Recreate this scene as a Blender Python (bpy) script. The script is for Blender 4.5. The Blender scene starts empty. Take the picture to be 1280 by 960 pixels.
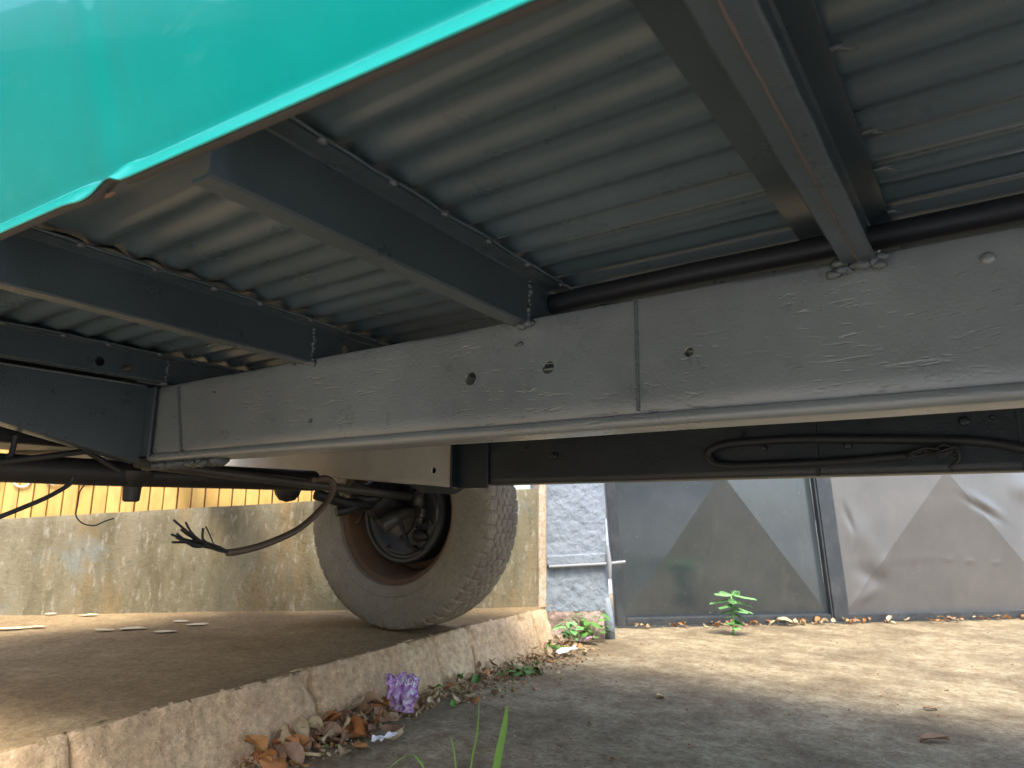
import bpy, bmesh, math, random
from mathutils import Vector, Matrix, noise
from math import radians, sin, cos, pi, tan

R = random.Random(7)
scene = bpy.context.scene
COL = scene.collection

# ------------------------------------------------------------------ camera
CAM = Vector((0, 0, 0.62))
YAW, PITCH, ROLL, FPX = radians(34.8), radians(10.9), radians(0.5), 850.0
FW = Vector((-sin(YAW) * cos(PITCH), cos(YAW) * cos(PITCH), sin(PITCH)))
_rt = Vector((cos(YAW), sin(YAW), 0)); _up = _rt.cross(FW)
RT = _rt * cos(ROLL) + _up * sin(ROLL); UP = -_rt * sin(ROLL) + _up * cos(ROLL)
cam = bpy.data.cameras.new('camera'); camo = bpy.data.objects.new('camera', cam); COL.objects.link(camo)
camo.matrix_world = Matrix(((RT.x, UP.x, -FW.x, CAM.x), (RT.y, UP.y, -FW.y, CAM.y), (RT.z, UP.z, -FW.z, CAM.z), (0, 0, 0, 1)))
cam.sensor_width = 36; cam.lens = FPX / 1280 * 36; cam.clip_start = 0.02; cam.clip_end = 2000
cam.dof.use_dof = True; cam.dof.focus_distance = 1.35; cam.dof.aperture_fstop = 6.5
scene.camera = camo

# ------------------------------------------------------------------ light
SUN_DIR = Vector((0.33, -0.37, 0.87)).normalized()
el = math.asin(SUN_DIR.z); az = math.atan2(SUN_DIR.x, SUN_DIR.y)
w = bpy.data.worlds.new('World'); scene.world = w; w.use_nodes = True
nt = w.node_tree; nt.nodes.clear()
sky = nt.nodes.new('ShaderNodeTexSky'); sky.sky_type = 'NISHITA'; sky.sun_disc = False
sky.sun_elevation = el; sky.sun_rotation = az; sky.air_density = 1.0; sky.dust_density = 3.0; sky.ozone_density = 1.0
bg = nt.nodes.new('ShaderNodeBackground'); bg.inputs[1].default_value = 0.15
wo = nt.nodes.new('ShaderNodeOutputWorld')
nt.links.new(sky.outputs[0], bg.inputs[0]); nt.links.new(bg.outputs[0], wo.inputs[0])
sl = bpy.data.lights.new('sun', 'SUN'); sl.energy = 1.35; sl.angle = radians(20); sl.color = (1.0, 0.93, 0.82)
so = bpy.data.objects.new('sun', sl); COL.objects.link(so)
so.rotation_euler = SUN_DIR.to_track_quat('Z', 'Y').to_euler(); so.location = SUN_DIR * 20
scene.view_settings.view_transform = 'Standard'; scene.view_settings.look = 'None'
scene.view_settings.exposure = 2.0; scene.view_settings.gamma = 1.0
try:
    scene.cycles.max_bounces = 10; scene.cycles.diffuse_bounces = 6; scene.cycles.glossy_bounces = 5
    scene.cycles.use_denoising = True
except Exception: pass

# ------------------------------------------------------------------ helpers
def at(px, py, axis, val):
    """world point where the sight line through a photo pixel (1280x960) meets a plane x/y/z = val"""
    d = FW * FPX + RT * (px - 640) + UP * (480 - py)
    t = (val - CAM[axis]) / d[axis]
    return CAM + d * t

class MB:
    def __init__(s): s.bm = bmesh.new()
    def box(s, lo, hi):
        v = [s.bm.verts.new((x, y, z)) for z in (lo[2], hi[2]) for y in (lo[1], hi[1]) for x in (lo[0], hi[0])]
        for f in ((0, 2, 3, 1), (4, 5, 7, 6), (0, 1, 5, 4), (2, 6, 7, 3), (0, 4, 6, 2), (1, 3, 7, 5)):
            s.bm.faces.new([v[i] for i in f])
        return s
    def hexa(s, a, b):
        """solid between two equal-length rings"""
        va = [s.bm.verts.new(p) for p in a]; vb = [s.bm.verts.new(p) for p in b]
        n = len(a)
        s.bm.faces.new(va[::-1]); s.bm.faces.new(vb)
        for i in range(n):
            j = (i + 1) % n; s.bm.faces.new((va[i], va[j], vb[j], vb[i]))
        return s
    def sweep(s, prof, path):
        """loft a closed section; path = list of functions/offset maps taking (u, v) -> point"""
        rings = [[s.bm.verts.new(m(u, v)) for u, v in prof] for m in path]
        n = len(prof)
        for a, b in zip(rings, rings[1:]):
            for i in range(n):
                j = (i + 1) % n; s.bm.faces.new((a[i], a[j], b[j], b[i]))
        s.bm.faces.new(rings[0][::-1]); s.bm.faces.new(rings[-1])
        return s
    def tube(s, pts, r, n=10, caps=True):
        pts = [Vector(p) for p in pts]; rings = []
        rr = r if isinstance(r, (list, tuple)) else [r] * len(pts)
        up = None
        for i, p in enumerate(pts):
            t = (pts[min(i + 1, len(pts) - 1)] - pts[max(i - 1, 0)]).normalized()
            if up is None:
                up = t.orthogonal().normalized()
            up = (up - t * up.dot(t)); up = up.normalized() if up.length > 1e-6 else t.orthogonal().normalized()
            b = t.cross(up)
            rings.append([s.bm.verts.new(p + (up * cos(2 * pi * k / n) + b * sin(2 * pi * k / n)) * rr[i]) for k in range(n)])
        for a, c in zip(rings, rings[1:]):
            for i in range(n):
                j = (i + 1) % n; s.bm.faces.new((a[i], a[j], c[j], c[i]))
        if caps: s.bm.faces.new(rings[0][::-1]); s.bm.faces.new(rings[-1])
        return s
    def lathe(s, prof, o, ax, n=48, closed=False):
        """prof = [(radius, along)] about axis ax through o"""
        ax = Vector(ax).normalized(); u = ax.orthogonal().normalized(); v = ax.cross(u); o = Vector(o)
        rings = [[s.bm.verts.new(o + ax * h + (u * cos(2 * pi * k / n) + v * sin(2 * pi * k / n)) * r) for k in range(n)] for r, h in prof]
        pr = list(zip(rings, rings[1:]))
        if closed: pr.append((rings[-1], rings[0]))
        for a, b in pr:
            for i in range(n):
                j = (i + 1) % n; s.bm.faces.new((a[i], a[j], b[j], b[i]))
        if not closed:
            if prof[0][0] > 1e-5: s.bm.faces.new(rings[0][::-1])
            if prof[-1][0] > 1e-5: s.bm.faces.new(rings[-1])
        return s
    def grid(s, fn, nu, nv):
        V = [[s.bm.verts.new(fn(i / nu, j / nv)) for j in range(nv + 1)] for i in range(nu + 1)]
        for i in range(nu):
            for j in range(nv):
                s.bm.faces.new((V[i][j], V[i + 1][j], V[i + 1][j + 1], V[i][j + 1]))
        return s
    def blob(s, c, r, sq=(1, 1, 1), seed=0, amp=0.3, sub=2):
        m = bmesh.ops.create_icosphere(s.bm, subdivisions=sub, radius=1)
        for v in m['verts']:
            k = 1 + amp * noise.noise(v.co * 1.7 + Vector((seed, seed * 2.3, 0)))
            v.co = Vector((v.co.x * sq[0], v.co.y * sq[1], v.co.z * sq[2])) * r * k + Vector(c)
        return s
    def mesh(s, name, smooth=None, bevel=0, thick=0):
        bm = s.bm
        if thick:
            bmesh.ops.recalc_face_normals(bm, faces=bm.faces)
            bmesh.ops.solidify(bm, geom=list(bm.faces), thickness=thick)
        bmesh.ops.recalc_face_normals(bm, faces=bm.faces)
        if bevel:
            es = [e for e in bm.edges if len(e.link_faces) == 2 and e.calc_face_angle(0) > 0.6]
            bmesh.ops.bevel(bm, geom=es, offset=bevel, segments=2, affect='EDGES', profile=0.5, clamp_overlap=True)
        me = bpy.data.meshes.new(name); bm.to_mesh(me); bm.free()
        if smooth is not None:
            me.polygons.foreach_set('use_smooth', [True] * len(me.polygons))
            if smooth < 170: me.set_sharp_from_angle(angle=radians(smooth))
        return me
    def build(s, name, mat, parent=None, smooth=None, bevel=0, thick=0):
        me = s.mesh(name, smooth, bevel, thick)
        return place(name, me, mat, parent)

def place(name, me, mat, parent=None):
    o = bpy.data.objects.new(name, me)
    if mat is not None and len(me.materials) == 0: me.materials.append(mat)
    COL.objects.link(o)
    if parent is not None:
        o.parent = parent
        o.location = -parent.location if parent.parent is None else (0, 0, 0)
    return o
def tag(o, label=None, cat=None, group=None, kind=None):
    if label: o['label'] = label
    if cat: o['category'] = cat
    if group: o['group'] = group
    if kind: o['kind'] = kind
    return o
def empty(name, loc, label, cat, group=None):
    o = bpy.data.objects.new(name, None); o.empty_display_size = 0.1; o.location = loc; COL.objects.link(o)
    return tag(o, label, cat, group)
def cut(obj, holes):
    """boolean away cylinders: holes = (centre, axis, radius, length)"""
    m = MB()
    for c, a, r, L in holes:
        a = Vector(a); m.lathe([(r, -L), (r, L)], c, a, 20)
    me = m.mesh('cutter'); co = bpy.data.objects.new('cutter', me); COL.objects.link(co)
    co.parent = obj.parent; co.location = obj.location
    md = obj.modifiers.new('b', 'BOOLEAN'); md.object = co; md.operation = 'DIFFERENCE'; md.solver = 'EXACT'
    bpy.context.view_layer.update()
    dg = bpy.context.evaluated_depsgraph_get()
    nm = bpy.data.meshes.new_from_object(obj.evaluated_get(dg))
    obj.modifiers.clear(); obj.data = nm
    bpy.data.objects.remove(co)

# ------------------------------------------------------------------ materials
class NT:
    def __init__(s, name):
        s.m = bpy.data.materials.new(name); s.m.use_nodes = True
        s.t = s.m.node_tree; s.b = s.t.nodes['Principled BSDF']; s.co = s.t.nodes.new('ShaderNodeTexCoord').outputs['Object']
    def n(s, ty, **kw):
        x = s.t.nodes.new(ty)
        for k, v in kw.items(): setattr(x, k, v)
        return x
    def link(s, a, b): s.t.links.new(a, b)
    def map(s, scale=(1, 1, 1), rot=(0, 0, 0)):
        m = s.n('ShaderNodeMapping'); m.inputs['Scale'].default_value = scale; m.inputs['Rotation'].default_value = rot
        s.link(s.co, m.inputs[0]); return m.outputs[0]
    def noise(s, scale, detail=6, rough=0.6, vec=None, dist=0):
        x = s.n('ShaderNodeTexNoise'); x.inputs['Scale'].default_value = scale; x.inputs['Detail'].default_value = detail
        x.inputs['Roughness'].default_value = rough; x.inputs['Distortion'].default_value = dist
        s.link(vec if vec else s.co, x.inputs['Vector']); return x.outputs['Fac']
    def vor(s, scale, vec=None, feature='F1', out='Distance'):
        x = s.n('ShaderNodeTexVoronoi'); x.feature = feature; x.inputs['Scale'].default_value = scale
        s.link(vec if vec else s.co, x.inputs['Vector']); return x.outputs[out]
    def ramp(s, fac, stops, interp='LINEAR'):
        r = s.n('ShaderNodeValToRGB'); e = r.color_ramp.elements; r.color_ramp.interpolation = interp
        while len(e) < len(stops): e.new(0.5)
        for q, (p, c) in zip(e, stops):
            q.position = p; q.color = (*c, 1) if not isinstance(c, (int, float)) else (c, c, c, 1)
        s.link(fac, r.inputs[0]); return r.outputs[0]
    def mix(s, fac, a, b, mode='MIX'):
        m = s.n('ShaderNodeMix'); m.data_type = 'RGBA'; m.blend_type = mode
        for sock, v in ((m.inputs[0], fac), (m.inputs[6], a), (m.inputs[7], b)):
            if isinstance(v, (int, float)): sock.default_value = v
            elif isinstance(v, tuple): sock.default_value = (*v, 1)
            else: s.link(v, sock)
        return m.outputs[2]
    def math(s, op, a, b=0.0):
        m = s.n('ShaderNodeMath'); m.operation = op
        for sock, v in zip(m.inputs, (a, b)):
            if isinstance(v, (int, float)): sock.default_value = v
            else: s.link(v, sock)
        return m.outputs[0]
    def set(s, color=None, rough=None, metal=None, spec=None, coat=None, coatr=None, bump=None, bstr=0.3, bdist=0.01):
        for k, v in (('Base Color', color), ('Roughness', rough), ('Metallic', metal), ('Specular IOR Level', spec), ('Coat Weight', coat), ('Coat Roughness', coatr)):
            if v is None: continue
            i = s.b.inputs[k]
            if isinstance(v, (int, float)): i.default_value = v
            elif isinstance(v, tuple): i.default_value = (*v, 1)
            else: s.link(v, i)
        if bump is not None:
            bp = s.n('ShaderNodeBump'); bp.inputs['Strength'].default_value = bstr; bp.inputs['Distance'].default_value = bdist
            s.link(bump, bp.inputs['Height']); s.link(bp.outputs[0], s.b.inputs['Normal'])
        return s.m

def paint(name, col, rough, bscale=160, bstr=0.25, pits=False, dust_or_light=None, spec=0.5):
    t = NT(name)
    big = t.noise(3.5, 6, 0.65)
    c = t.mix(t.ramp(big, [(0.35, 0), (0.7, 1)]), tuple(x * 0.82 for x in col), tuple(x * 1.15 for x in col))
    if dust_or_light:
        c = t.mix(t.math('MULTIPLY', t.ramp(t.noise(9, 8, 0.7), [(0.45, 0), (0.75, 1)]), 0.45), c, dust_or_light)
    fine = t.noise(bscale, 3, 0.5)
    h = t.math('MULTIPLY', fine, 0.35)
    if pits:
        st = t.map((9, 9, 60))
        p = t.ramp(t.noise(2.2, 3, 0.5, st, 0.6), [(0.60, 0), (0.72, 1)])
        p2 = t.ramp(t.vor(26, t.map((1, 1, 4.0))), [(0.06, 1), (0.16, 0)])
        mask = t.ramp(t.noise(6, 2), [(0.45, 0), (0.62, 1)])
        h = t.math('SUBTRACT', h, t.math('MULTIPLY', t.math('MULTIPLY', p, mask), 0.9))
        h = t.math('SUBTRACT', h, t.math('MULTIPLY', t.math('MULTIPLY', p2, mask), 1.0))
    rg = t.ramp(t.noise(14, 5, 0.6), [(0.3, rough * 0.85), (0.7, min(1, rough * 1.2))])
    return t.set(color=c, rough=rg, spec=spec, bump=h, bstr=bstr, bdist=0.004)

M = {}
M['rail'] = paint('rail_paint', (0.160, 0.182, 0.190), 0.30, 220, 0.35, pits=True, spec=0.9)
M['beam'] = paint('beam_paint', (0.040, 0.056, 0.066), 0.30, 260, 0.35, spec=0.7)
M['floor'] = paint('floor_paint', (0.055, 0.084, 0.104), 0.30, 30, 0.0, spec=1.0)
M['weld'] = paint('weld_paint', (0.085, 0.10, 0.108), 0.35, 500, 0.8)
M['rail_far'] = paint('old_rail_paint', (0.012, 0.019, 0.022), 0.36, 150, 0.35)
M['rail_lit'] = paint('lit_rail_paint', (0.36, 0.355, 0.32), 0.5, 150, 0.3, dust_or_light=(0.42, 0.41, 0.35))  # far rail's front section lightened, light from the gap put into its colour
M['black'] = paint('grimy_black', (0.016, 0.016, 0.016), 0.5, 120, 0.5, dust_or_light=(0.035, 0.03, 0.025))
M['rubber'] = paint('black_rubber', (0.016, 0.018, 0.02), 0.55, 200, 0.15)
M['drum'] = paint('drum_iron', (0.026, 0.031, 0.035), 0.33, 60, 0.7, dust_or_light=(0.07, 0.07, 0.066))
M['rod'] = paint('rod_steel', (0.05, 0.046, 0.04), 0.38, 120, 0.5, dust_or_light=(0.09, 0.08, 0.065))
M['flange'] = paint('panel_flange_primer', (0.06, 0.058, 0.056), 0.6, 120, 0.3)
M['rust'] = paint('rust', (0.125, 0.072, 0.04), 0.75, 60, 0.8, dust_or_light=(0.19, 0.125, 0.075))
M['rustseam'] = paint('rust_seam', (0.085, 0.068, 0.062), 0.8, 200, 0.8)
M['brown_cable'] = paint('brown_cable', (0.085, 0.06, 0.042), 0.5, 120, 0.4)

t = NT('teal_paint')
c = t.mix(t.ramp(t.noise(6, 6, 0.7), [(0.4, 0), (0.7, 1)]), (0.0, 0.285, 0.24), (0.002, 0.315, 0.266))
hz = t.ramp(t.noise(5, 8, 0.75, t.map((1, 3, 3), (0.3, 0.2, 0.5))), [(0.58, 0), (0.8, 1)])
M['teal'] = t.set(color=t.mix(t.math('MULTIPLY', hz, 0.18), c, (0.22, 0.45, 0.38)), rough=0.25, spec=0.35, coat=0.45, coatr=0.03,
                  bump=t.noise(5, 2, 0.4), bstr=0.025, bdist=0.02)

def concrete(name, a, b, dark, sc=1.0, bstr=0.6, fine=70, stain=0.7, grit=True):
    t = NT(name)
    big = t.noise(1.6 * sc, 8, 0.62); mid = t.noise(9 * sc, 8, 0.7); fn = t.noise(fine, 6, 0.7); sp = t.noise(fine * 4, 2, 0.6)
    c = t.mix(t.ramp(mid, [(0.35, 0), (0.68, 1)]), a, b)
    c = t.mix(t.math('MULTIPLY', t.ramp(big, [(0.42, 0), (0.62, 1)]), stain), c, dark)
    c = t.mix(0.55, c, t.ramp(fn, [(0.3, 0.18), (0.7, 0.82)]), 'OVERLAY')
    if grit:
        c = t.mix(t.ramp(sp, [(0.66, 0), (0.74, 0.55)]), c, tuple(min(1, x * 1.9) for x in b))
        c = t.mix(t.ramp(sp, [(0.26, 0.7), (0.36, 0)]), c, tuple(x * 0.4 for x in dark))
    h = t.math('ADD', t.math('MULTIPLY', fn, 0.7), t.math('MULTIPLY', t.noise(fine * 3, 4, 0.7), 0.5))
    return t.set(color=c, rough=0.9, spec=0.25, bump=h, bstr=bstr, bdist=0.008)
M['walk'] = concrete('sidewalk_concrete', (0.27, 0.19, 0.095), (0.35, 0.26, 0.14), (0.17, 0.115, 0.06), 1.0, 0.7, 60)
M['drive'] = concrete('driveway_concrete', (0.195, 0.142, 0.08), (0.37, 0.318, 0.20), (0.085, 0.057, 0.032), 1.7, 0.7, 55, 0.6)
M['ground'] = concrete('street_asphalt', (0.33, 0.335, 0.335), (0.40, 0.40, 0.40), (0.26, 0.26, 0.26), 0.4, 0.4, 40)
M['kerb'] = concrete('kerb_concrete', (0.52, 0.36, 0.20), (0.60, 0.46, 0.29), (0.32, 0.20, 0.115), 1.6, 0.8, 48, 0.55)
M['foundation'] = concrete('foundation', (0.42, 0.31, 0.27), (0.5, 0.4, 0.34), (0.3, 0.2, 0.16), 3, 0.8, 60)
M['trim'] = concrete('stained_trim', (0.46, 0.39, 0.28), (0.56, 0.50, 0.40), (0.34, 0.21, 0.11), 2.4, 0.6, 70, 0.6)

t = NT('mossy_wall')
v = t.map((2.2, 2.2, 0.7))
c = t.mix(t.ramp(t.noise(2.6, 8, 0.7, v), [(0.36, 0), (0.6, 1)]), (0.14, 0.122, 0.072), (0.235, 0.21, 0.14))
c = t.mix(t.ramp(t.noise(1.7, 6, 0.6, t.map((2.4, 2.4, 0.5), (0, 0, 0.6))), [(0.5, 0), (0.66, 0.75)]), c, (0.30, 0.20, 0.085))
c = t.mix(t.ramp(t.noise(3.2, 5, 0.6, t.map((1, 1, 1), (0.4, 0.1, 0.9))), [(0.6, 0), (0.72, 0.7)]), c, (0.20, 0.25, 0.25))
c = t.mix(t.ramp(t.noise(26, 6, 0.75, t.map((1, 1, 0.45))), [(0.3, 0.75), (0.46, 0)]), c, (0.10, 0.10, 0.06))
c = t.mix(t.ramp(t.noise(40, 6, 0.75, t.map((1, 1, 0.35))), [(0.55, 0), (0.7, 0.6)]), c, (0.46, 0.44, 0.37))
M['wall'] = t.set(color=c, rough=0.92, spec=0.2, bump=t.noise(60, 8, 0.75), bstr=0.7, bdist=0.008)

t = NT('pillar_plaster')
h = t.math('ADD', t.noise(38, 3, 0.55, None, 0.4), t.math('MULTIPLY', t.noise(95, 3, 0.5), 0.4))
c = t.mix(t.ramp(t.noise(10, 6, 0.7), [(0.35, 0), (0.7, 1)]), (0.175, 0.21, 0.245), (0.23, 0.265, 0.30))
c = t.mix(t.ramp(t.noise(38, 3, 0.55, None, 0.4), [(0.33, 0.5), (0.45, 0)]), c, (0.15, 0.165, 0.19))
M['pillar'] = t.set(color=c, rough=0.75, bump=h, bstr=0.6, bdist=0.012)

t = NT('gate_steel')
c = t.mix(t.ramp(t.noise(2.2, 7, 0.65), [(0.35, 0), (0.7, 1)]), (0.03, 0.04, 0.044), (0.05, 0.059, 0.063))
c = t.mix(t.ramp(t.noise(90, 3, 0.6), [(0.70, 0), (0.78, 0.6)]), c, (0.45, 0.43, 0.40))
c = t.mix(t.ramp(t.noise(12, 7, 0.75, t.map((1, 1, 0.4))), [(0.55, 0), (0.85, 0.22)]), c, (0.17, 0.155, 0.135))
M['gate'] = t.set(color=c, rough=t.ramp(t.noise(5, 6, 0.7), [(0.3, 0.16), (0.7, 0.28)]), metal=0.0, spec=0.8, coat=0.3, coatr=0.08,
                  bump=t.noise(3.0, 2, 0.4), bstr=0.05, bdist=0.04)
t = NT('brightened_gate_steel')  # same gate steel lightened, brighter reflections put into the colour
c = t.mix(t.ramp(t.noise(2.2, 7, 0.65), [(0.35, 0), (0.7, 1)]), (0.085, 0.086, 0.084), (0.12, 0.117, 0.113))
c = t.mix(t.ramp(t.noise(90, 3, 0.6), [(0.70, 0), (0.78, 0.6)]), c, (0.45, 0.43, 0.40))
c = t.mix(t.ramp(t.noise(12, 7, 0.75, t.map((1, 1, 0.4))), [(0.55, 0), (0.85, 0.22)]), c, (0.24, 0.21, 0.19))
M['gate_bright'] = t.set(color=c, rough=t.ramp(t.noise(5, 6, 0.7), [(0.3, 0.28), (0.7, 0.40)]), metal=0.0, spec=0.6, coat=0.15, coatr=0.2,
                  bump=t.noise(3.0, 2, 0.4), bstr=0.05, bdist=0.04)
M['gate_frame'] = paint('gate_frame_paint', (0.025, 0.03, 0.034), 0.42, 60, 0.2, dust_or_light=(0.10, 0.10, 0.095))
M['pale_steel'] = paint('pale_painted_steel', (0.27, 0.28, 0.29), 0.5, 80, 0.3)

t = NT('ochre_board')
oi = t.n('ShaderNodeObjectInfo')
c = t.mix(oi.outputs['Random'], (0.58, 0.36, 0.095), (0.68, 0.45, 0.14))
c = t.mix(t.ramp(t.noise(8, 6, 0.7, t.map((3, 3, 0.6))), [(0.45, 0), (0.7, 0.6)]), c, (0.42, 0.16, 0.05))
M['board'] = t.set(color=c, rough=0.7, bump=t.noise(40, 4, 0.6, t.map((3, 3, 0.3))), bstr=0.3, bdist=0.004)
M['white'] = paint('white_paint', (0.75, 0.74, 0.70), 0.5, 80, 0.2)
M['paper'] = paint('white_scrap', (0.78, 0.80, 0.84), 0.6, 60, 0.3)
M['pink'] = paint('pink_petal', (0.72, 0.42, 0.58), 0.6, 60, 0.3)
M['pale'] = paint('sun_fleck_flake', (0.62, 0.53, 0.34), 0.7, 60, 0.3)  # pale colour standing in for sunlight on the pavement flecks

t = NT('tyre_rubber')
c = t.mix(t.ramp(t.noise(7, 7, 0.7), [(0.35, 0), (0.7, 1)]), (0.24, 0.215, 0.165), (0.33, 0.30, 0.235))
c = t.mix(t.ramp(t.noise(90, 4, 0.7), [(0.35, 0.5), (0.5, 0)]), c, (0.15, 0.14, 0.12))
M['tyre'] = t.set(color=c, rough=0.8, spec=0.3, bump=t.noise(120, 4, 0.7), bstr=0.35, bdist=0.003)
M['tread'] = concrete('tread_dust', (0.22, 0.18, 0.13), (0.29, 0.24, 0.17), (0.13, 0.105, 0.08), 4, 0.4, 90, 0.6, False)

def leafmat(name, a, b, vein, trans=0.15):
    t = NT(name)
    oi = t.n('ShaderNodeObjectInfo')
    c = t.mix(oi.outputs['Random'], a, b)
    c = t.mix(t.ramp(t.noise(60, 5, 0.7), [(0.45, 0), (0.75, 0.7)]), c, vein)
    m = t.set(color=c, rough=0.6, spec=0.35, bump=t.noise(150, 4, 0.6), bstr=0.4, bdist=0.002)
    return m
M['leaf_orange'] = leafmat('dry_leaf_orange', (0.36, 0.13, 0.04), (0.42, 0.21, 0.06), (0.20, 0.07, 0.03))
M['leaf_brown'] = leafmat('dry_leaf_brown', (0.22, 0.12, 0.065), (0.30, 0.18, 0.10), (0.12, 0.06, 0.04))
M['leaf_tan'] = leafmat('dry_leaf_tan', (0.40, 0.30, 0.16), (0.50, 0.40, 0.25), (0.28, 0.18, 0.09))
M['leaf_green'] = leafmat('green_leaf', (0.08, 0.20, 0.035), (0.13, 0.28, 0.05), (0.06, 0.14, 0.03))
M['grass'] = leafmat('grass_blade', (0.13, 0.27, 0.04), (0.17, 0.32, 0.05), (0.20, 0.30, 0.08))
M['seed'] = leafmat('seedling_green', (0.14, 0.36, 0.10), (0.20, 0.42, 0.14), (0.26, 0.46, 0.22))

t = NT('purple_packet')
c = t.ramp(t.noise(34, 4, 0.6, None, 1.6), [(0.28, (0.07, 0.025, 0.12)), (0.40, (0.30, 0.10, 0.36)), (0.50, (0.44, 0.25, 0.48)), (0.58, (0.58, 0.46, 0.60)), (0.68, (0.36, 0.48, 0.47))])
M['packet'] = t.set(color=c, rough=0.3, spec=0.6, coat=0.3, bump=t.noise(70, 3, 0.5), bstr=0.4, bdist=0.004)

# ------------------------------------------------------------------ setting
E1 = Vector((0.7015, 0.7127, 0)); NN = Vector((E1.y, -E1.x, 0)); W0 = Vector((-1.87, 2.985, 0))
def st(s, t, z): return W0 + E1 * s + NN * t + Vector((0, 0, z))      # street frame: along the wall, out of it, up

m = MB(); m.grid(lambda u, v: Vector((-150 + 300 * u, -150 + 300 * v, -0.02)), 4, 4)
tag(m.build('ground', M['ground']), kind='structure')
def drive_pt(u, v):
    p = Vector((-2.6 + 8.0 * u, -0.2 + 7.6 * v, 0))
    p.z = 0.006 * noise.noise(p * 1.3) + 0.0035 * noise.noise(p * 5)
    return p
m = MB(); m.grid(drive_pt, 150, 170)
tag(m.build('driveway', M['drive'], smooth=180), kind='structure')

KERB = [(-2.2, -1.12), (0.0, -1.44), (0.586, -1.557), (1.0, -1.633), (1.56, -1.69), (2.31, -1.79), (2.91, -1.825), (3.0, -1.83)]
def kx(y):
    for (a, xa), (b, xb) in zip(KERB, KERB[1:]):
        if a <= y <= b: return xa + (xb - xa) * (y - a) / (b - a)
    return KERB[-1][1]
# sidewalk slab: top sheet from the kerb stones' back to behind the wall
def walk_pt(u, v):
    y = -2.2 + 5.25 * v
    x1 = kx(min(y, 3.0)) - 0.025
    x = x1 + (-9 - x1) * (u ** 2.2)
    p = Vector((x, y, 0.176))
    p.z += 0.004 * noise.noise(p * 2.2) + 0.0025 * noise.noise(p * 9) + 0.0012 * noise.noise(p * 28)
    return p
m = MB(); m.grid(walk_pt, 160, 190)
walk = m.build('sidewalk', M['walk'], smooth=180); tag(walk, kind='structure')
# kerb stones: rough cast edge, worn arris, batter outwards
def kerb_stone(y0, y1, seed):
    prof = [(-0.045, 0.168), (-0.03, 0.1765), (-0.012, 0.1785), (-0.002, 0.176), (0.003, 0.170), (0.009, 0.155), (0.018, 0.13), (0.028, 0.10), (0.038, 0.07), (0.048, 0.04), (0.058, 0.015), (0.064, -0.03)]
    m = MB(); n = max(3, int((y1 - y0) / 0.008)); rows = []
    def P(i, k):
        e = i / n; y = y0 + (y1 - y0) * e
        dx, z = prof[k]
        end = min(e * (y1 - y0), (1 - e) * (y1 - y0)); rnd = 0.012 * max(0, 1 - end / 0.02) ** 2
        p = Vector((kx(y) + dx, y, z))
        q = Vector((p.x, p.y, p.z)) 
        nz = 0.008 * noise.noise(q * 7 + Vector((seed, 0, 0))) + 0.007 * noise.noise(q * 26) + 0.006 * noise.noise(q * 62)
        chip = max(0, noise.noise(q * 13 + Vector((9, seed, 3))) - 0.25) * 0.05
        arr = 1.0 if 2 <= k <= 6 else 0.35
        if k >= 2: p.x += nz - chip * arr - rnd
        p.z += (nz * 0.5 - chip * 0.4 * arr - rnd * 0.7) if 1 < k < 7 else (0.002 * noise.noise(q * 20) if k <= 1 else 0)
        if k == 11: p.z = -0.04
        return p
    V = [[m.bm.verts.new(P(i, k)) for k in range(len(prof))] for i in range(n + 1)]
    for i in range(n):
        for k in range(len(prof) - 1):
            m.bm.faces.new((V[i][k], V[i + 1][k], V[i + 1][k + 1], V[i][k + 1]))
    for row in (V[0], V[-1]):
        b = m.bm.verts.new((row[0].co.x, row[0].co.y, -0.04)); m.bm.faces.new(row + [b])
    o = m.build('kerb_stone', M['kerb'], walk, smooth=50)
    o.data.materials.append(M['walk'])
    for p in o.data.polygons:
        if p.normal.z > 0.85 and p.center.z > 0.165: p.material_index = 1
    return o
for i, (a, b) in enumerate([(-2.2, 0.7185), (0.7205, 1.40), (1.402, 2.03), (2.036, 2.262), (2.270, 2.79), (2.802, 2.93)]):
    kerb_stone(a, b, i * 3.7)

# ---- concrete wall with ochre board fence
wall = empty('concrete_wall', st(-1.5, -0.08, 0), 'low stained concrete wall along the back of the pavement', 'wall')
def wtop(s): return 0.757 + 0.0705 * s if s > -4 else 0.475
m = MB()
def wp(u, v):
    s = -6.5 + 6.47 * u; zt = wtop(s)
    d = 0.004 * noise.noise(Vector((s * 3, v * 2, 0))) + 0.003 * noise.noise(Vector((s * 14, v * 7, 3)))
    z = -0.05 + (zt + 0.05) * v
    if v > 0.97: d -= 0.004
    return st(s, d, z + (0.004 * noise.noise(Vector((s * 9, 0, 7))) if v > 0.9 else 0))
m.grid(wp, 260, 30)
m.build('wall_face', M['wall'], wall, smooth=180)
m = MB(); m.hexa([st(-4.0, -0.004, wtop(-3.99) - 0.012), st(-4.0, -0.16, wtop(-3.99) - 0.012), st(-4.0, -0.16, -0.05), st(-4.0, -0.004, -0.05)],
                 [st(-0.03, -0.004, wtop(-0.03) - 0.012), st(-0.03, -0.16, wtop(-0.03) - 0.012), st(-0.03, -0.16, -0.05), st(-0.03, -0.004, -0.05)])
m.build('wall_core', M['wall'], wall)
m = MB()
rows = []
for k in range(25):
    z = -0.03 + 1.9 * k / 24
    w_ = 0.004 * noise.noise(Vector((0, z * 5, 2)))
    rows.append([st(-0.036 + w_, 0.0, z), st(-0.03 + w_, 0.016, z), st(0.004 + w_, 0.016, z), st(0.012 + w_ * 0.5, 0.005, z), st(0.012, -0.10, z), st(-0.036, -0.10, z)])
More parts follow.
